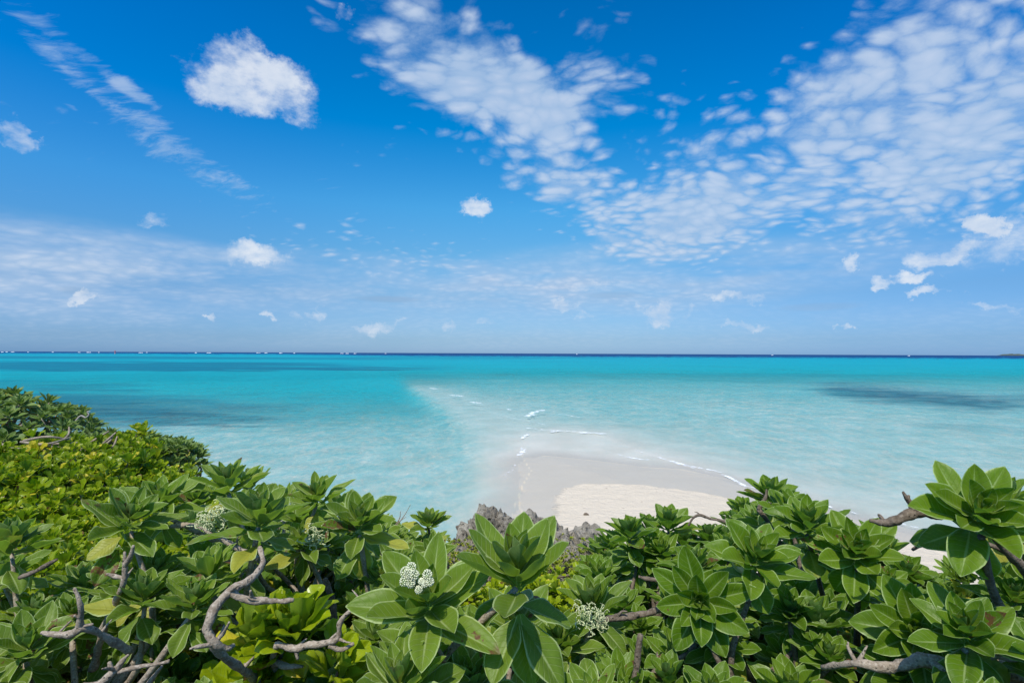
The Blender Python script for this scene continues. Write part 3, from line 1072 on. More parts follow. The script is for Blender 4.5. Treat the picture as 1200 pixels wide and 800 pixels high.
# px, py, diameter in px, facing 0..1 towards the viewer, bush, kind
HERO = [
    (190, 583, 95, .1, 'mid_left', 0), (158, 603, 108, .5, 'near_left', 0), (270, 560, 92, .05, 'mid_left', 0), (306, 596, 112, .1, 'mid_left', 0),
    (354, 602, 72, .3, 'mid_left', 0), (373, 577, 82, .1, 'mid_left', 0), (424, 606, 100, .3, 'mid_left', 0), (248, 657, 88, .3, 'mid_left', 0),
    (209, 688, 78, .6, 'near_left', 0), (157, 730, 104, .85, 'near_left', 0), (223, 726, 78, .8, 'near_left', 0), (80, 716, 66, .6, 'near_left', 0),
    (106, 676, 80, .0, 'near_left', 0), (20, 628, 92, .15, 'near_left', 0), (12, 668, 84, .2, 'near_left', 0), (42, 764, 84, .7, 'near_left', 0),
    (115, 780, 84, .6, 'near_left', 0), (36, 722, 62, .5, 'near_left', 0), (404, 622, 74, .4, 'mid_left', 0), (330, 640, 64, .6, 'mid_left', 0),
    (228, 612, 70, .3, 'mid_left', 0), (470, 655, 80, .3, 'mid_left', 0), (295, 560, 60, .1, 'mid_left', 0), (60, 690, 70, .3, 'near_left', 0), (190, 790, 80, .5, 'near_left', 0),
    (504, 697, 176, .45, 'center', 'big'), (606, 655, 172, .15, 'center', 'tall'), (530, 772, 128, .6, 'center', 'L'), (634, 800, 108, .3, 'center', 'L'),
    (694, 697, 104, .15, 'center', 'tall'), (704, 800, 100, .1, 'center', 'L'), (566, 735, 100, .4, 'center', 'L'),
    (504, 607, 56, .1, 'back_center', 0), (508, 632, 52, .2, 'back_center', 0), (468, 622, 46, .2, 'back_center', 0), (484, 644, 56, .2, 'back_center', 0), (448, 612, 46, .1, 'back_center', 0),
    (737, 617, 76, .1, 'mid_right', 0), (783, 606, 70, .1, 'mid_right', 0), (702, 636, 50, .2, 'mid_right', 0), (773, 640, 72, .3, 'mid_right', 0), (722, 650, 50, .3, 'mid_right', 0),
    (812, 652, 78, .3, 'right', 0), (818, 701, 118, .85, 'right', 0), (868, 697, 84, .6, 'right', 0), (887, 645, 116, .4, 'right', 0), (848, 624, 62, .1, 'right', 0),
    (901, 572, 74, .1, 'back_right', 0), (870, 592, 52, .3, 'back_right', 0), (925, 592, 90, .1, 'back_right', 0), (944, 604, 100, .2, 'back_right', 0),
    (928, 697, 96, .5, 'right', 0), (905, 762, 84, .5, 'near_right', 0), (925, 800, 120, .1, 'near_right', 0), (1002, 640, 112, .45, 'back_right', 0), (1036, 637, 62, .3, 'back_right', 0),
    (1070, 732, 136, .8, 'near_right', 0), (970, 757, 96, .5, 'near_right', 0), (1060, 664, 72, .3, 'back_right', 0), (988, 706, 64, .4, 'near_right', 0),
    (1110, 662, 46, .8, 'sprig', 'narrow'), (1146, 594, 146, .45, 'sprig', 'R'), (1168, 578, 120, .1, 'sprig', 'R'), (1186, 622, 120, .5, 'sprig', 'R'), (1190, 668, 84, .3, 'sprig', 0), (1165, 690, 66, .3, 'sprig', 0),
    (604, 722, 116, .45, 'center', 'tall'), (498, 752, 110, .5, 'center', 'L'), (450, 700, 84, .4, 'center', 'L'), (655, 742, 96, .4, 'center', 'L'),
    (760, 612, 62, .1, 'mid_right', 0), (800, 628, 62, .2, 'mid_right', 0), (748, 640, 60, .3, 'mid_right', 0), (828, 622, 60, .1, 'back_right', 0), (860, 606, 56, .1, 'back_right', 0),
    (884, 604, 62, .3, 'back_right', 0), (905, 604, 70, .3, 'back_right', 0), (965, 622, 82, .2, 'back_right', 0), (984, 616, 66, .1, 'back_right', 0), (1020, 622, 56, .1, 'back_right', 0),
    (912, 582, 60, .0, 'back_right', 0), (718, 628, 54, .1, 'mid_right', 0), (400, 590, 66, .1, 'mid_left', 0), (335, 584, 66, .1, 'mid_left', 0), (445, 622, 62, .3, 'mid_left', 0), (232, 580, 66, .2, 'mid_left', 0),
    (852, 745, 80, .5, 'right', 0), (1010, 790, 100, .3, 'near_right', 0), (975, 655, 80, .3, 'back_right', 0), (760, 668, 62, .4, 'right', 0),
]
RD = .285     # real diameter of a full rosette

skyx = [-400, 0, 50, 100, 150, 200, 212, 225, 240, 300, 340, 400, 440, 480, 535, 550, 600, 650, 690, 710, 800, 850, 880, 930, 960, 1000, 1050, 1100, 1200, 1700]
skyy = [560, 600, 600, 590, 590, 585, 580, 575, 575, 570, 580, 585, 605, 610, 625, 655, 660, 660, 655, 612, 612, 610, 590, 590, 600, 622, 645, 655, 655, 655]

bush_items = {b: [] for b in BUSH}
pts_h = []
for (px, py, D, fc, b, kd) in HERO:
    y = RD * 600 / D * random.uniform(.96, 1.04)
    if kd == 'big':
        y *= 1.06
    if kd == 'tall':
        y *= 1.08
    p = P3(px, py, y)
    pts_h.append(p)
    st = kd if kd else BUSH[b]['style']
    bush_items[b].append(dict(p=p, face=fc, style=st, sc=random.uniform(.95, 1.05), hero=True))
pts_h = np.array(pts_h)
_near_gap = [(430, 545, 655, 720)]   # openings between the bushes, in photo px


def canopy(x, y):
    d2 = (pts_h[:, 0] - x) ** 2 + (pts_h[:, 1] - y) ** 2 + .01
    w = 1 / d2 ** 1.5
    return float((w * pts_h[:, 2]).sum() / w.sum()), float(math.sqrt(d2.min()))


names = list(BUSH)
bases = np.array([BUSH[b]['base'] for b in names])
for layer, (dz0, dz1, step) in enumerate([(.05, .17, .145), (.22, .46, .19)]):
    yy = .62
    while yy < 3.3:
        xx = -1.25 * yy - .5
        while xx < 1.15 * yy + .5:
            x, y = xx + random.uniform(-.07, .07), yy + random.uniform(-.07, .07)
            xx += step * (1 + .12 * yy)
            cz, dm = canopy(x, y)
            px = 600 + 600 * x / y
            z = cz - random.uniform(dz0, dz1)
            py = 413.7 + (ZC - z) / y * 600
            lim = np.interp(px, skyx, skyy)
            if py < lim + 12 or dm > .55 or z < 5.6:
                continue
            if dm < .09 and layer == 0:
                continue
            # keep the scrubby green opening on the left and the low middle for the naupaka
            if px < 250 and py < 665 and y > 1.7:
                continue
            if 255 < px < 440 and py > 650:
                continue
            if 40 < px < 215 and py > 640 and y < 1.35:
                continue
            if 520 < px < 690 and y > 1.5:
                continue
            if 560 < px < 680 and 690 < py < 760:
                continue
            i = int(np.argmin(((bases - (x, y)) ** 2).sum(1)))
            b = names[i]
            bush_items[b].append(dict(p=np.array([x, y, z]), face=random.uniform(0, .5), style=BUSH[b]['style'], sc=random.uniform(.62, .95), hero=False))
        yy += step * (1 + .12 * yy)

GROUND_Z = 5.32


def build_bush(key):
    spec = BUSH[key]
    items = bush_items[key]
    items.sort(key=lambda d: not d['hero'])
    items = items[:100]
    bx, by = spec['base']
    root = link('heliotrope_bush', None, loc=(bx, by, GROUND_Z), label=spec['label'], cat='bush', group='heliotrope bushes in the foreground')
    root.empty_display_size = .2
    P = np.array([d['p'] for d in items])
    o0 = np.array([bx, by, GROUND_Z])
    # hubs by k-means
    K = max(2, min(7, len(items) // 7 + 1))
    r = np.random.default_rng(abs(hash(key)) % 1000 if False else sum(map(ord, key)))
    C = P[r.choice(len(P), K, replace=False)].copy()
    for _ in range(8):
        lab = np.argmin(((P[:, None] - C[None]) ** 2).sum(-1), 1)
        for q in range(K):
            if (lab == q).any():
                C[q] = P[lab == q].mean(0)
    for q in range(K):
        idx = np.where(lab == q)[0]
        if not len(idx):
            continue
        hub = C[q] * .72 + o0 * .28
        hub[2] = min(C[q][2] - .30, hub[2])
        hub[2] = max(hub[2], GROUND_Z + .1)
        acc = Acc()
        j = r.normal(0, .05, 3)
        acc.tube([o0 - (0, 0, .1), o0 * .6 + hub * .4 + j, hub], [.032, .024, .017], sides=8, noise=.2, seed=q)
        for i in idx:
            p = P[i]
            it = items[i]
            acc.tube([hub, hub * .45 + p * .55 + np.array([*r.normal(0, .06, 2), -.07]), p - np.array([0, 0, .055 * it['sc']])], [.0125, .0095, .0065], sides=6, noise=.15, seed=int(i), sub=4)
        ob = link('branch', acc.mesh('branch', spec['bark'], o0), root)
    # rosettes
    for i, it in enumerate(items):
        L_ = LIB[it['style']]
        me = L_[int(r.integers(len(L_)))]
        ob = link('leaf_rosette', me, root)
        p = it['p'] - o0
        tocam = Vector((-it['p'][0], -it['p'][1], ZC - it['p'][2])).normalized()
        out_ = Vector((it['p'][0] - bx, it['p'][1] - by, 0)) * .35
        if it['face'] > 0:
            ax = Vector((0, 0, 1)).lerp(tocam, min(.92, it['face'] * .95)) + out_ * (.35 if it['hero'] else .8)
        else:
            ax = Vector((0, 0, 1)) + out_ * .4
        ax = ax + Vector(r.normal(0, .10, 3))
        q_ = ax.to_track_quat('Z', 'Y').to_euler()
        mt = ax.to_track_quat('Z', 'Y').to_matrix().to_4x4() @ Matrix.Rotation(r.uniform(0, 6.28), 4, 'Z')
        s_ = it['sc']
        ob.matrix_local = Matrix.Translation(Vector(p)) @ mt @ Matrix.Diagonal((s_, s_, s_, 1))
        it['ob'] = ob
    return root, o0, items


ROOTS = {k_: build_bush(k_) for k_ in BUSH}


def put_flower(key, px, py, y, kind, scale=1.0, tilt=(0, 0), seed=1):
    """a flower head belongs to the rosette it grows from"""
    root, o0, items = ROOTS[key]
    p = P3(px, py, y)
    best = min((it for it in items if 'ob' in it and it['hero']), key=lambda it: np.linalg.norm(it['p'] - p))
    par = best['ob']
    fl, st = flower_head(seed) if kind == 'head' else flower_spray(seed)
    wm = Matrix.Translation(Vector(p)) @ Euler((R(tilt[0]), R(tilt[1]), 0)).to_matrix().to_4x4() @ Matrix.Translation((0, 0, -.07 * scale)) @ Matrix.Diagonal((scale, scale, scale, 1))
    bpy.context.view_layer.update()
    inv = par.matrix_world.inverted()
    a = link('flower_cluster', fl.mesh('flower_cluster', M_FLOWER if kind == 'head' else M_SPRAY), par)
    a.matrix_local = inv @ wm
    b = link('flower_stalk', st.mesh('flower_stalk', M_STALK), par)
    b.matrix_local = inv @ wm


put_flower('center', 490, 671, .98, 'head', .85, (35, -6), 3)
put_flower('mid_left', 258, 598, 1.62, 'spray', 1.15, (25, 0), 4)
put_flower('mid_left', 244, 606, 1.66, 'spray', .9, (20, -20), 9)
put_flower('mid_left', 372, 624, 1.62, 'spray', .95, (30, 10), 5)
put_flower('center', 690, 716, 1.40, 'spray', .9, (35, 20), 6)
put_flower('center', 706, 720, 1.42, 'spray', .7, (45, 60), 16)
put_flower('near_left', 128, 643, 1.85, 'spray', .9, (40, 20), 8)


def limb(key, name, strands, mat, seed=0, sides=12, label=None, noise=.34, near=1.0):
    """strands: list of lists (px, py, y, radius px)"""
    root, o0, items = ROOTS[key]
    acc = Acc()
    for q, st in enumerate(strands):
        st = [(a, b, y * near, w) for a, b, y, w in st]
        pts = [P3(a, b, y) for a, b, y, w in st]
        rad = [w * .60 / 600 * y for a, b, y, w in st]
        acc.tube(pts, rad, sides=sides, noise=noise, seed=seed + q, sub=8)
    r = np.random.default_rng(seed + 7)
    for st in strands:
        if len(st) < 5:
            continue
        for _ in range(len(st) // 2):
            i = int(r.integers(1, len(st) - 1))
            a, b, y, w = st[i]
            p = P3(a, b, y * near)
            d = r.normal(0, 1, 3)
            d[2] = abs(d[2])
            d /= np.linalg.norm(d)
            ln = r.uniform(.018, .045)
            rr = w * .60 / 600 * y * near
            acc.tube([p, p + d * (rr + ln * .5) + r.normal(0, .003, 3), p + d * (rr + ln)], [rr * .6, rr * .42, rr * .2], sides=7, noise=.3, seed=seed + i, sub=3)
    link(name, acc.mesh(name, mat, o0), root, label=label)


# S-shaped limb left of centre with broken side spurs
limb('mid_left', 'bare_branch', [
    [(308, 640, 1.58, 4), (311, 660, 1.52, 6), (296, 678, 1.46, 7), (274, 691, 1.42, 8), (256, 712, 1.38, 8.5), (249, 735, 1.36, 8.5), (258, 751, 1.36, 8), (272, 756, 1.38, 6), (280, 752, 1.40, 4)],
    [(274, 691, 1.42, 7), (292, 700, 1.42, 7), (316, 701, 1.43, 6), (334, 702, 1.44, 5), (348, 700, 1.45, 3.5)],
    [(260, 748, 1.37, 4), (268, 738, 1.36, 3.5), (274, 726, 1.35, 2.5)],
    [(300, 699, 1.42, 5), (298, 690, 1.4, 2.5)],
    [(249, 735, 1.36, 8), (262, 760, 1.4, 7), (290, 780, 1.5, 7), (310, 800, 1.6, 8), (340, 860, 1.75, 9)]], M_BARK, 1, near=.86, label='S-curved grey branch with broken side spurs')
limb('mid_left', 'bare_branch', [
    [(330, 751, 1.42, 5), (350, 756, 1.42, 6), (366, 752, 1.42, 6.5), (388, 749, 1.42, 6), (400, 744, 1.42, 5.5), (402, 728, 1.42, 5), (412, 714, 1.42, 4.5), (428, 707, 1.42, 4), (444, 702, 1.42, 2.5)],
    [(352, 757, 1.42, 5), (354, 768, 1.42, 2.5)],
    [(390, 752, 1.42, 5), (404, 757, 1.42, 4.5), (418, 750, 1.42, 3)],
    [(330, 751, 1.42, 5), (326, 770, 1.5, 6), (340, 800, 1.6, 7), (360, 850, 1.7, 8)],
    [(327, 772, 1.5, 6), (343, 776, 1.48, 4.5), (360, 776, 1.47, 3)],
    [(424, 708, 1.42, 3), (424, 700, 1.42, 1.2)]], M_BARK, 11, near=.92, label='pale zigzag dead branch')
limb('mid_left', 'bare_branch', [
    [(205, 616, 1.75, 4.5), (222, 615, 1.74, 5), (240, 617, 1.72, 5), (252, 624, 1.7, 5), (280, 640, 1.7, 5.5), (309, 655, 1.55, 6)]], M_BARK, 21)
limb('mid_left', 'bare_branch', [
    [(384, 676, 1.75, 5), (392, 698, 1.75, 6), (396, 725, 1.75, 6), (402, 760, 1.75, 7), (400, 830, 1.8, 8)]], M_BARK_DK, 25)
# forked twigs, lower left
limb('near_left', 'bare_branch', [
    [(140, 712, 1.72, 5), (144, 698, 1.70, 5), (151, 682, 1.68, 5), (152, 664, 1.68, 4.5), (151, 646, 1.68, 2.5)],
    [(150, 676, 1.68, 4), (141, 674, 1.68, 4), (131, 671, 1.67, 2.5)],
    [(152, 662, 1.68, 4.5), (158, 652, 1.67, 4), (161, 639, 1.66, 2.5)],
    [(140, 712, 1.72, 5), (128, 735, 1.75, 6), (118, 780, 1.8, 7)]], M_BARK, 31, near=.86, label='forked bare twig')
limb('near_left', 'bare_branch', [
    [(57, 739, 1.38, 3), (75, 741, 1.38, 5.5), (92, 740, 1.38, 7), (104, 734, 1.38, 7), (125, 740, 1.42, 6), (160, 760, 1.5, 7)],
    [(101, 734, 1.38, 6), (102, 720, 1.37, 4.5), (101, 706, 1.36, 4), (94, 688, 1.36, 3.5)],
    [(101, 722, 1.37, 3.5), (94, 719, 1.36, 2)],
    [(104, 731, 1.38, 4), (116, 729, 1.38, 2.5)]], M_BARK, 41, near=.88, label='thick bare twig ending in a ragged stub')
limb('near_left', 'bare_branch', [
    [(104, 825, 1.25, 10), (128, 797, 1.25, 8), (144, 781, 1.25, 7), (152, 770, 1.25, 5), (158, 764, 1.25, 2.5)],
    [(140, 786, 1.25, 6), (136, 772, 1.25, 3)],
    [(148, 783, 1.25, 5), (172, 777, 1.25, 4), (190, 774, 1.25, 3.8), (205, 771, 1.25, 3)],
    [(180, 800, 1.3, 5), (190, 786, 1.28, 4.5), (197, 777, 1.26, 3)]], M_BARK, 51, near=.92, label='pale branching stick at the bottom')
limb('near_left', 'bare_branch', [
    [(30, 676, 1.6, 4), (48, 669, 1.6, 4.5), (64, 660, 1.6, 3.5), (73, 655, 1.6, 2)]], M_BARK_DK, 61)
# centre
limb('center', 'bare_branch', [
    [(735, 860, 1.35, 9), (742, 800, 1.35, 7), (746, 770, 1.35, 6), (750, 738, 1.35, 5)]], M_BARK_DK, 71)
limb('center', 'bare_branch', [
    [(622, 748, 1.5, 4), (600, 760, 1.5, 7), (606, 785, 1.55, 7), (612, 840, 1.6, 8)]], M_BARK_DK, 71)
limb('center', 'bare_branch', [
    [(506, 741, 1.05, 2), (512, 750, 1.06, 3.5), (520, 762, 1.08, 4), (530, 790, 1.15, 4)]], M_BARK, 75)
# right bush: dark arching stems
limb('right', 'bare_branch', [
    [(700, 724, 1.6, 4), (722, 719, 1.6, 6), (748, 716, 1.6, 6), (775, 708, 1.62, 5), (800, 690, 1.65, 5)],
    [(755, 795, 1.5, 6), (775, 774, 1.5, 7), (798, 764, 1.5, 6), (812, 752, 1.52, 5), (822, 735, 1.55, 4)],
    [(755, 795, 1.5, 6), (745, 830, 1.5, 8)],
    [(748, 672, 1.75, 3), (760, 675, 1.75, 4), (778, 677, 1.75, 4.5), (800, 686, 1.75, 4)]], M_BARK_DK, 81)
limb('back_right', 'bare_branch', [
    [(806, 613, 2.1, 2), (812, 604, 2.1, 2.5), (820, 601, 2.1, 2.5), (832, 605, 2.1, 2.2), (846, 608, 2.1, 2.5), (862, 618, 2.1, 3)],
    [(888, 594, 2.05, 4), (891, 588, 2.05, 4), (896, 580, 2.05, 3.2), (897, 571, 2.05, 2)],
    [(888, 594, 2.05, 4), (905, 620, 2.05, 5), (930, 680, 2.0, 7)]], M_BARK_DK, 91, label='thin curled bare twig')
# long dark limb that carries the sprig on the right
limb('sprig', 'bare_branch', [
    [(1150, 606, 1.26, 6), (1120, 602, 1.26, 7.5), (1092, 599, 1.26, 8), (1068, 598, 1.26, 9), (1050, 605, 1.26, 9), (1035, 609, 1.27, 7), (1017, 606, 1.28, 3)],
    [(1067, 598, 1.26, 7), (1065, 588, 1.26, 6), (1060, 580, 1.26, 5), (1056, 573, 1.26, 2.5)],
    [(1061, 582, 1.26, 4), (1063, 577, 1.26, 2)],
    [(1150, 606, 1.26, 6), (1175, 640, 1.26, 8), (1215, 690, 1.28, 11), (1240, 780, 1.2, 13)],
    [(1190, 648, 1.3, 6), (1150, 632, 1.3, 5), (1110, 629, 1.3, 4.5), (1078, 634, 1.3, 4), (1066, 640, 1.3, 2.5)]], M_BARK_DK, 101, label='dark scarred bare limb reaching left over the water')
limb('near_right', 'trunk', [
    [(1230, 800, 1.15, 14), (1190, 780, 1.15, 15), (1160, 776, 1.15, 15), (1120, 775, 1.15, 13), (1080, 766, 1.17, 12), (1040, 775, 1.2, 10), (1000, 770, 1.22, 7), (960, 775, 1.3, 5)],
    [(1160, 776, 1.15, 10), (1150, 768, 1.13, 7), (1160, 760, 1.12, 6), (1175, 764, 1.12, 6), (1205, 764, 1.12, 6)],
    [(1150, 770, 1.13, 6), (1156, 752, 1.13, 3.5), (1150, 735, 1.14, 2.2), (1143, 722, 1.16, 2), (1128, 714, 1.2, 1.7), (1114, 710, 1.25, 1.3)],
    [(1160, 762, 1.12, 5), (1168, 752, 1.11, 3), (1173, 748, 1.1, 2)]], M_BARK, 111, sides=12, label='thick gnarled grey trunk lying along the ground')
limb('back_center', 'bare_branch', [
    [(452, 640, 2.9, 1.5), (462, 620, 2.9, 1.3), (470, 606, 2.9, 1.0), (471, 598, 2.9, .6)],
    [(462, 620, 2.9, 1.2), (474, 605, 2.9, .9), (483, 590, 2.9, .5)], [(466, 612, 2.9, 1), (478, 604, 2.9, .5)]], M_BARK, 121, sides=6)


# ------------------------------------------------------------------ naupaka shrubs (small bright leaves)
_sc_cache = {}


def small_rosette(i, mat_key, nt_=7, ns_=5):
    kk = (i, nt_)
    if kk not in _sc_cache:
        _sc_cache[kk] = rosette_data(500 + i * 13, n=13 + i % 3, L=.064, W=.034, open_=.66, droop=.2, cup=1.2, pw=1.0, tipx=.40, nt=nt_, ns=ns_, wave=.22, stem=.030, age=.35, dmg=.1)
    return _sc_cache[kk]


def naupaka(label, base, pts, mat, size=1.0, seed=0, name='naupaka_shrub', bark=M_BARK_DK, group='bright green naupaka shrubs'):
    """pts: (x,y,z) tips"""
    r = np.random.default_rng(seed)
    o0 = np.array([base[0], base[1], GROUND_Z - .1])
    root = link(name, None, loc=tuple(o0), label=label, cat='shrub', group=group)
    Vs, Us, Ds, Fs, off = [], [], [], [], 0
    for p in pts:
        V, U, D, F = small_rosette(int(r.integers(10)), 0, *((10, 7) if size > 1.5 else (7, 5)))
        s_ = size * r.uniform(.85, 1.4)
        ax = Vector((r.normal(0, .33), r.normal(-.12, .33), 1))
        Mx = np.array((ax.to_track_quat('Z', 'Y').to_matrix() @ Matrix.Rotation(r.uniform(0, 6.28), 3, 'Z')))
        V2 = (V * s_) @ Mx.T + (np.asarray(p) - o0)
        D2 = D.copy()
        D2[:, 0] = np.clip(D[:, 0] * .6 + r.random() * .4, 0, 1)
        if r.random() < .05:
            D2[:, 1] = np.maximum(D2[:, 1], r.uniform(.5, .9))
        Vs.append(V2)
        Us.append(U)
        Ds.append(D2)
        Fs.append(F + off)
        off += len(V)
    link('foliage', leaf_mesh('foliage', np.concatenate(Vs), np.concatenate(Us), np.concatenate(Ds), np.concatenate(Fs), mat), root)
    P = np.array(pts)
    acc = Acc()
    K = max(3, len(P) // 28)
    C = P[r.choice(len(P), K, replace=False)].copy()
    lab = np.argmin(((P[:, None] - C[None]) ** 2).sum(-1), 1)
    for q in range(K):
        hub = C[q] * .7 + o0 * .3
        hub[2] = max(C[q][2] - .32, GROUND_Z)
        acc.tube([o0, (o0 + hub) / 2 + r.normal(0, .08, 3), hub], [.03, .022, .013], sides=6, noise=.2, seed=q, sub=4)
        for i in np.where(lab == q)[0][::2]:
            p = P[i]
            acc.tube([hub, (hub + p) / 2 + (*r.normal(0, .03, 2), -.04), p - (0, 0, .03)], [.008, .006, .004], sides=4, noise=0, seed=int(i), sub=2)
    link('branch', acc.mesh('branch', bark, o0), root)
    return root


def scatter_top(poly_xy, ztop, step, n_layers=3, dz=.09, seed=0, skyfn=None, jit=.5):
    """points over a polygon in plan under a height function"""
    r = np.random.default_rng(seed)
    q = np.array(poly_xy)
    pts = []
    for layer in range(n_layers):
        y = q[:, 1].min()
        while y < q[:, 1].max():
            x = q[:, 0].min()
            while x < q[:, 0].max():
                xx, yy = x + r.uniform(-jit, jit) * step, y + r.uniform(-jit, jit) * step
                if sdist(np.array([xx]), np.array([yy]), poly_xy)[0] > 0:
                    z = ztop(xx, yy) - layer * dz - r.uniform(0, dz)
                    pts.append((xx, yy, z))
                x += step
            y += step
    return pts


def zt_left(x, y):
    # a gently lumpy top that falls towards the water
    return ZC - 1.0 + .10 * float(N1.fbm(np.array([x * 1.6, y * 1.6, .3]), 3)) + .16 * smoothstep(-1.6, -3.6, x) - .05 * (y - 2.4)


# polygons follow the bluff edge: line px=215..240 on the right
naupaka('bright yellow-green naupaka shrub with small glossy leaves, on the left beside the heliotrope leaves', (-1.75, 2.6),
        scatter_top([(-2.25, 2.0), (-1.15, 1.9), (-1.45, 2.6), (-1.85, 3.1), (-2.45, 3.1)], zt_left, .085, 3, seed=1), M_SCAEV, 1.0, 1)
naupaka('low yellow-green naupaka shrub at the left edge, in front of the tangled bare stems', (-2.9, 2.7),
        scatter_top([(-3.7, 2.3), (-2.25, 2.0), (-2.45, 3.1), (-3.0, 3.3), (-4.0, 3.2)], zt_left, .085, 3, seed=2), M_SCAEV, 1.0, 2)
naupaka('yellow-green naupaka shrub on the slope just above the turquoise water', (-2.3, 3.6),
        scatter_top([(-2.45, 3.1), (-1.80, 3.05), (-2.15, 3.8), (-2.7, 4.3), (-3.1, 4.2), (-3.0, 3.3)], lambda x, y: zt_left(x, y) + .05, .095, 3, seed=3), M_SCAEV, 1.05, 3)
naupaka('yellowing naupaka shrub with orange leaves below the grey-green crowns', (-3.4, 3.9),
        scatter_top([(-3.1, 3.3), (-2.9, 4.3), (-3.5, 4.9), (-4.3, 4.6), (-4.2, 3.3)], lambda x, y: zt_left(x, y) + .10 + .12 * (y - 3.6), .11, 3, seed=4), M_SCAEV, 1.15, 4)
# low growth seen between the foreground bushes
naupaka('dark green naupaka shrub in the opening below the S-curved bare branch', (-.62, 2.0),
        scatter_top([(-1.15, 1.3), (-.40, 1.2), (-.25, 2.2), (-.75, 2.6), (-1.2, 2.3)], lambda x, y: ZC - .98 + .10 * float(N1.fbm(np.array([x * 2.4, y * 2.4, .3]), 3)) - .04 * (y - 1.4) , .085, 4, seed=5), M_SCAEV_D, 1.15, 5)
naupaka('bright green naupaka shrub behind the big white-flowered rosette', (-.05, 2.3),
        scatter_top([(-.30, 1.55), (.40, 1.5), (.62, 2.6), (.2, 3.0), (-.35, 2.9)], lambda x, y: ZC - 1.14 - .06 * (y - 2) + .06 * float(N1.fbm(np.array([x * 2.4, y * 2.4, .3]), 3)), .085, 3, seed=6), M_SCAEV, .95, 6)
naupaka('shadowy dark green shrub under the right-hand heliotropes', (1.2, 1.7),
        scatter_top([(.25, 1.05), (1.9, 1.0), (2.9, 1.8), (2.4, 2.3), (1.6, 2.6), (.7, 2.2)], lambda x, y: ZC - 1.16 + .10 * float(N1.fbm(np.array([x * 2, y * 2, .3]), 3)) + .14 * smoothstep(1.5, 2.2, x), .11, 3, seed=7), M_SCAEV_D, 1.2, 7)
naupaka('glossy bright green naupaka sprout beside the zigzag dead branch', (-.64, 1.45),
        [tuple(P3(a, b, 1.42 + .03 * math.sin(i * 5))) for i, (a, b) in enumerate([(318, 738), (300, 728), (340, 730), (330, 748), (312, 757), (352, 738), (300, 790), (322, 796), (285, 800), (338, 716), (356, 722), (400, 770), (410, 785), (310, 775)])], M_SCAEV, 1.52, 8)

# tangle at the far left: grey heliotropes on the slope, 4 to 6 m off
def far_bush(label, base, pts, seed, size=1.0, mat='F', nb=6):
    r = np.random.default_rng(seed)
    o0 = np.array([base[0], base[1], GROUND_Z - .05])
    root = link('heliotrope_bush', None, loc=tuple(o0), label=label, cat='bush', group='grey-green heliotropes on the far left slope')
    P = np.array(pts)
    for p in pts[:95]:
        ob = link('leaf_rosette', LIB[mat][int(r.integers(4))], root)
        out_ = Vector((p[0] - base[0], p[1] - base[1], 0)) * .5
        ax = Vector((0, -.15, 1)) + out_ + Vector(r.normal(0, .16, 3))
        s_ = size * r.uniform(.8, 1.2)
        ob.matrix_local = Matrix.Translation(Vector(np.array(p) - o0)) @ ax.to_track_quat('Z', 'Y').to_matrix().to_4x4() @ Matrix.Rotation(r.uniform(0, 6.28), 4, 'Z') @ Matrix.Diagonal((s_, s_, s_, 1))
    C = P[r.choice(len(P), nb, replace=False)]
    lab = np.argmin(((P[:, None] - C[None]) ** 2).sum(-1), 1)
    for q in range(nb):
        acc = Acc()
        hub = C[q] * .75 + o0 * .25
        hub[2] = max(C[q][2] - .28, GROUND_Z)
        acc.tube([o0, (o0 + hub) / 2 + r.normal(0, .1, 3), hub], [.035, .028, .018], sides=7, noise=.2, seed=q)
        for i in np.where(lab == q)[0]:
            acc.tube([hub, (hub + P[i]) / 2 + (*r.normal(0, .05, 2), -.05), P[i] - (0, 0, .03)], [.012, .009, .006], sides=5, noise=.1, seed=int(i), sub=3)
        link('branch', acc.mesh('branch', M_BARK, o0), root)
    return root, o0


def dome(c, rad, zc, hz, n, seed):
    r = np.random.default_rng(seed)
    pts = []
    for i in range(n):
        a = i * 2.39996
        q = math.sqrt((i + .5) / n)
        x, y = c[0] + rad[0] * q * math.cos(a), c[1] + rad[1] * q * math.sin(a)
        z = zc + hz * math.sqrt(max(0, 1 - q * q)) + .07 * float(N1.fbm(np.array([x * 2, y * 2, 0]), 2)) + r.uniform(-.05, .03)
        pts.append((x, y, z))
    return pts


c1 = P3(10, 500, 5.0)
ra, oa = far_bush('tallest grey-green heliotrope on the left slope, cut by the left edge of the view', (-5.3, 5.0), dome((-5.2, 5.1), (.95, .8), 6.12, .42, 80, 1), 1)
rb, ob_ = far_bush('rounded grey-green heliotrope over tangled bare stems on the left slope', (-4.25, 4.8), dome((-4.25, 4.9), (.8, .6), 5.94, .28, 70, 2), 2, .85)
rc, oc = far_bush('grey-green heliotrope with a bleached twig poking above its crown', (-3.95, 5.5), dome((-3.95, 5.5), (.6, .55), 5.88, .18, 50, 3), 3, .85)
rd, od = far_bush('last small heliotrope on the slope, round and dark against the turquoise water', (-3.85, 5.5 - .2), dome((-3.55, 5.15), (.42, .5), 5.80, .22, 45, 4), 4, .8)
re_, oe = far_bush('low grey-green heliotrope below the bare stems at the left', (-3.3, 3.9), dome((-3.35, 3.9), (.42, .3), 5.98, .12, 26, 5), 5, .8, nb=3)


def far_limb(root, o0, strands, mat, seed, name='bare_branch', label=None):
    acc = Acc()
    for q, st in enumerate(strands):
        acc.tube([P3(a, b, y) for a, b, y, w in st], [w / 600 * y for a, b, y, w in st], sides=6, noise=.15, seed=seed + q, sub=5)
    link(name, acc.mesh(name, mat, o0), root, label=label)


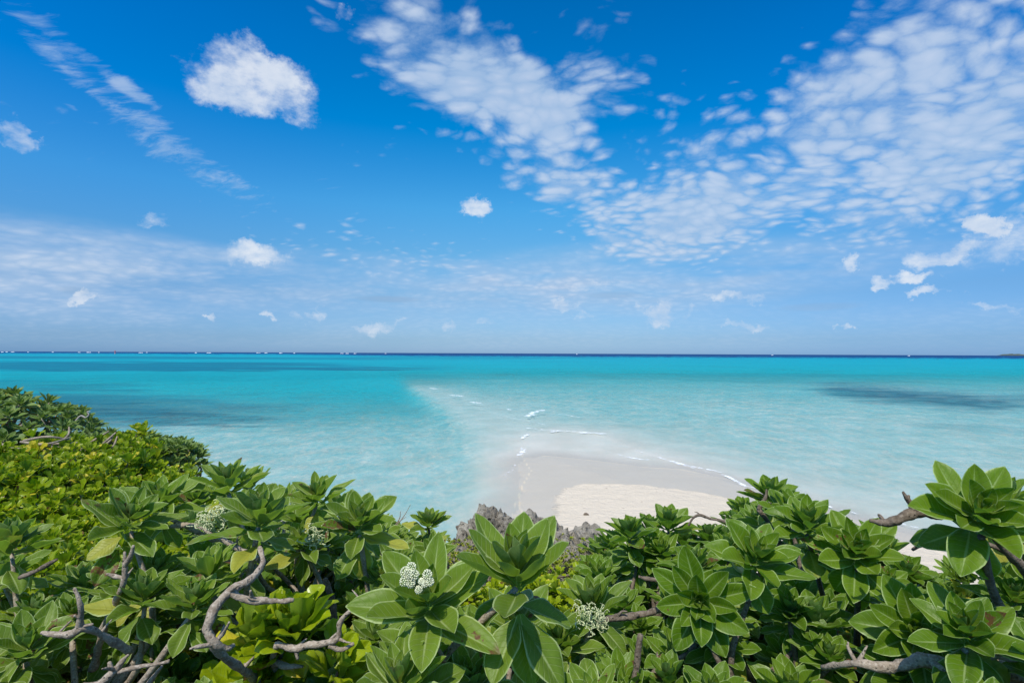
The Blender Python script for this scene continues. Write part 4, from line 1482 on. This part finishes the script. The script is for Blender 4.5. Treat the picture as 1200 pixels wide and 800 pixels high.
far_limb(rc, oc, [[(84, 508, 5.2, 1.2), (92, 494, 5.2, 1.2), (97, 489, 5.2, 1.1), (102, 491, 5.2, .9), (106, 488, 5.2, .8), (104, 484, 5.2, .6), (108, 484, 5.2, .4)]], M_DEAD, 1, label='bleached bare twig poking above the crown')
r5 = np.random.default_rng(5)
st = []
for i in range(16):
    x0, y0 = r5.uniform(-40, 60), r5.uniform(518, 545)
    x1, y1 = x0 + r5.uniform(30, 80), y0 + r5.uniform(-14, 16)
    st.append([(x0, y0, 4.35, 1.6), ((x0 + x1) / 2, (y0 + y1) / 2 + r5.uniform(-7, 7), 4.3 + r5.uniform(-.1, .1), 1.5), (x1, y1, 4.4, .9)])
far_limb(rb, ob_, st, M_BARK, 60, label='tangle of bare grey stems')
st = []
for i in range(12):
    x0, y0 = r5.uniform(70, 130), r5.uniform(520, 555)
    x1, y1 = x0 + r5.uniform(5, 30), y0 - r5.uniform(12, 30)
    st.append([(x0, y0, 4.55, 1.6), ((x0 + x1) / 2 + r5.uniform(-5, 5), (y0 + y1) / 2, 4.55, 1.3), (x1, y1, 4.6, .8)])
far_limb(rc, oc, st, M_BARK, 90)


# ------------------------------------------------------------------ creeping ground cover in front of the rocks
def ground_cover():
    r = np.random.default_rng(44)
    Vs, Us, Ds, Fs, off = [], [], [], [], 0
    for i in range(1500):
        y = r.uniform(3.1, 4.5)
        x = r.uniform(-1.0, 1.0)
        if N1.fbm(np.array([x * 2.2, y * 2.2, 9.0]), 2) < -.25:
            continue
        V, U, D, F = small_rosette(int(r.integers(10)), 0, 4, 3)
        s_ = r.uniform(.28, .5)
        z = 5.30 + r.uniform(0, .14)
        ax = Vector((r.normal(0, .3), r.normal(-.1, .3), 1))
        Mx = np.array((ax.to_track_quat('Z', 'Y').to_matrix() @ Matrix.Rotation(r.uniform(0, 6.28), 3, 'Z')))
        Vs.append((V * s_) @ Mx.T + np.array([x, y, z]))
        Us.append(U)
        Ds.append(D)
        Fs.append(F + off)
        off += len(V)
    link('ground_cover', leaf_mesh('ground_cover', np.concatenate(Vs), np.concatenate(Us), np.concatenate(Ds), np.concatenate(Fs), M_GROUNDC),
         label='tiny yellow-green creeping plants at the foot of the rocks', cat='ground cover', kind='stuff')


ground_cover()


# ------------------------------------------------------------------ rocks
def rock(label, px, py_top, y, wpx, hm, depth, seed, sub=6):
    import bmesh
    bm = bmesh.new()
    bmesh.ops.create_icosphere(bm, subdivisions=sub, radius=1.0)
    V = np.array([v.co[:] for v in bm.verts])
    w = wpx / 600 * y / 2
    nrm = V / np.linalg.norm(V, axis=1)[:, None]
    sd_ = seed * 5.7
    a = N1.fbm(nrm * 1.5 + sd_, 3)
    V = nrm * np.array([w, depth, hm]) * (1 + .30 * a)[:, None]
    q_ = V * np.array([1, 1, .8]) + sd_
    b1 = N2(q_ * 4.5)
    b2 = N1.fbm(q_ * 10, 3)
    pit = N2(q_ * 26)
    pit2 = N1(q_ * 55)
    d_ = .085 * b1 + .055 * b2 + .03 * (1 - 2 * np.abs(N1(q_ * 15))) - .035 * smoothstep(.15, .5, pit) - .012 * smoothstep(.1, .5, pit2)
    V = V + nrm * d_[:, None]
    for v, c in zip(bm.verts, V):
        v.co = c
    me = bpy.data.meshes.new('rock')
    bm.to_mesh(me)
    bm.free()
    me.materials.append(M_ROCK)
    top = P3(px, py_top, y)
    link('rock', me, loc=(top[0], top[1], top[2] - hm * 1.02), label=label, cat='rock', group='jagged limestone rocks on the bluff edge')


rock('jagged grey-brown limestone rock left of the gap, nearest the turquoise water', 580, 604, 4.75, 74, .42, .40, 1)
rock('widest brown limestone rock in the middle, beside the wet sand', 640, 611, 4.6, 86, .45, .42, 2)
rock('small dark limestone rock touching the green bush on the right', 692, 622, 4.5, 44, .32, .3, 3, 5)
rock('low pitted limestone rock between the wide rock and the small dark one', 668, 634, 4.35, 60, .35, .35, 4)
rock('low limestone rock at the left end of the row, partly behind leaves', 545, 630, 4.6, 50, .36, .35, 5, 5)
rock('sloping limestone rock in the dip between the two tallest rocks', 606, 630, 4.4, 60, .34, .35, 6, 5)

# driftwood bit on the dry sand
x_, y_ = sea(687, 606.5)
_d, _h, *_r = depth_and_masks(np.array([x_]), np.array([y_]))
a_ = Acc()
a_.tube([(-.10, 0, .03), (-.03, .02, .06), (.05, 0, .05), (.11, -.02, .03)], [.03, .05, .045, .02], sides=8, noise=.4)
link('driftwood_piece', a_.mesh('driftwood_piece', M_BARK_DK), loc=(x_, y_, float(_h[0]) - .01), label='small dark piece of driftwood lying alone on the dry sand', cat='driftwood')

# ------------------------------------------------------------------ far out: surf on the reef, red beacon, islet
m_s, k, out = material('surf_foam')
k.l.new(principled(k, (.85, .87, .88), .8, .2), out.inputs[0])


def surf():
    r = np.random.default_rng(3)
    acc = Acc()
    spots = [(3, 3), (8, 3), (15, 4), (33, 2), (62, 2), (93, 2.5), (104, 5), (116, 2), (165, 5), (172, 2), (245, 6), (230, 2), (303, 5), (312, 4), (329, 4), (345, 2), (401, 4), (407, 4), (416, 3),
             (452, 2), (-20, 4), (-50, 6), (676, 1.5), (905, 3), (1065, 2.5), (1250, 4)]
    for px, w in spots:
        y = r.uniform(2600, 3600)
        x = (px - 600) / 600 * y
        W = w / 600 * y
        n = 6
        pts = [(x - W / 2 + W * i / n, y + r.uniform(-3, 3), 1.2) for i in range(n + 1)]
        rad = [.5] + [r.uniform(1.0, 3.0) for _ in range(n - 1)] + [.5]
        acc.tube(pts, rad, sides=6, noise=0, sub=2)
    link('surf', acc.mesh('surf', m_s), kind='structure')


surf()
m_r, k, out = material('red_paint')
k.l.new(principled(k, k.mix(k.noise(None, 3), (.55, .04, .03), (.65, .07, .05)), .5, .4), out.inputs[0])
m_g, k, out = material('concrete')
k.l.new(principled(k, k.mix(k.noise(None, 3), (.35, .34, .32), (.45, .44, .42)), .8, .3), out.inputs[0])
yb = 1500.0
bx_ = (135 - 600) / 600 * yb
root = link('channel_beacon', None, loc=(bx_, yb, 0), label='tiny red channel beacon standing in the sea near the horizon on the left', cat='beacon')
a_ = Acc()
a_.tube([(0, 0, -5), (0, 0, 1), (0, 0, 2)], [1.6, 1.5, 1.3], sides=12, noise=0)
link('base', a_.mesh('base', m_g), root)
a_ = Acc()
a_.tube([(0, 0, 2.0), (0, 0, 4), (0, 0, 7.5)], [1.0, .9, .8], sides=12, noise=0)
a_.ball(np.array([0, 0, 8.3]), 1.4, 10, 6)
link('tower', a_.mesh('tower', m_r), root)

m_h, k, out = material('islet_scrub')
geo = k.add('ShaderNodeNewGeometry')
k.l.new(principled(k, k.mix(k.noise(geo.outputs['Position'], .03, 5, .6), (.035, .06, .05), (.12, .13, .10)), .95, .1), out.inputs[0])


def islet():
    n, mth = 90, 20
    y0 = 9000.0
    u = np.linspace(0, 1, n)
    v = np.linspace(-1, 1, mth)
    x0, x1 = (1178 - 600) / 600 * y0, (1420 - 600) / 600 * y0
    prof = np.interp(u * 242, [0, 5, 8, 10, 13, 15, 20, 24, 60, 140, 200, 242], [0, 8, 32, 34, 30, 12, 10, 18, 26, 40, 22, 0])
    prof = prof * (1 + .25 * N1.fbm(np.stack([u * 60, u * 0, u * 0], -1), 3))
    U_, V_ = np.meshgrid(u, v, indexing='ij')
    X = x0 + (x1 - x0) * U_
    Y = y0 + V_ * 250
    Z = prof[:, None] * np.sqrt(np.clip(1 - V_ ** 2, 0, 1)) * (1 + .2 * N2.fbm(np.stack([X / 60, Y / 60, X * 0], -1), 3)) - 1.0
    Vv = np.stack([X, Y, Z], -1).reshape(-1, 3)
    link('distant_islet', make_mesh('distant_islet', Vv, grid_faces(n, mth), [m_h]), kind='structure')


islet()
bpy.context.view_layer.update()
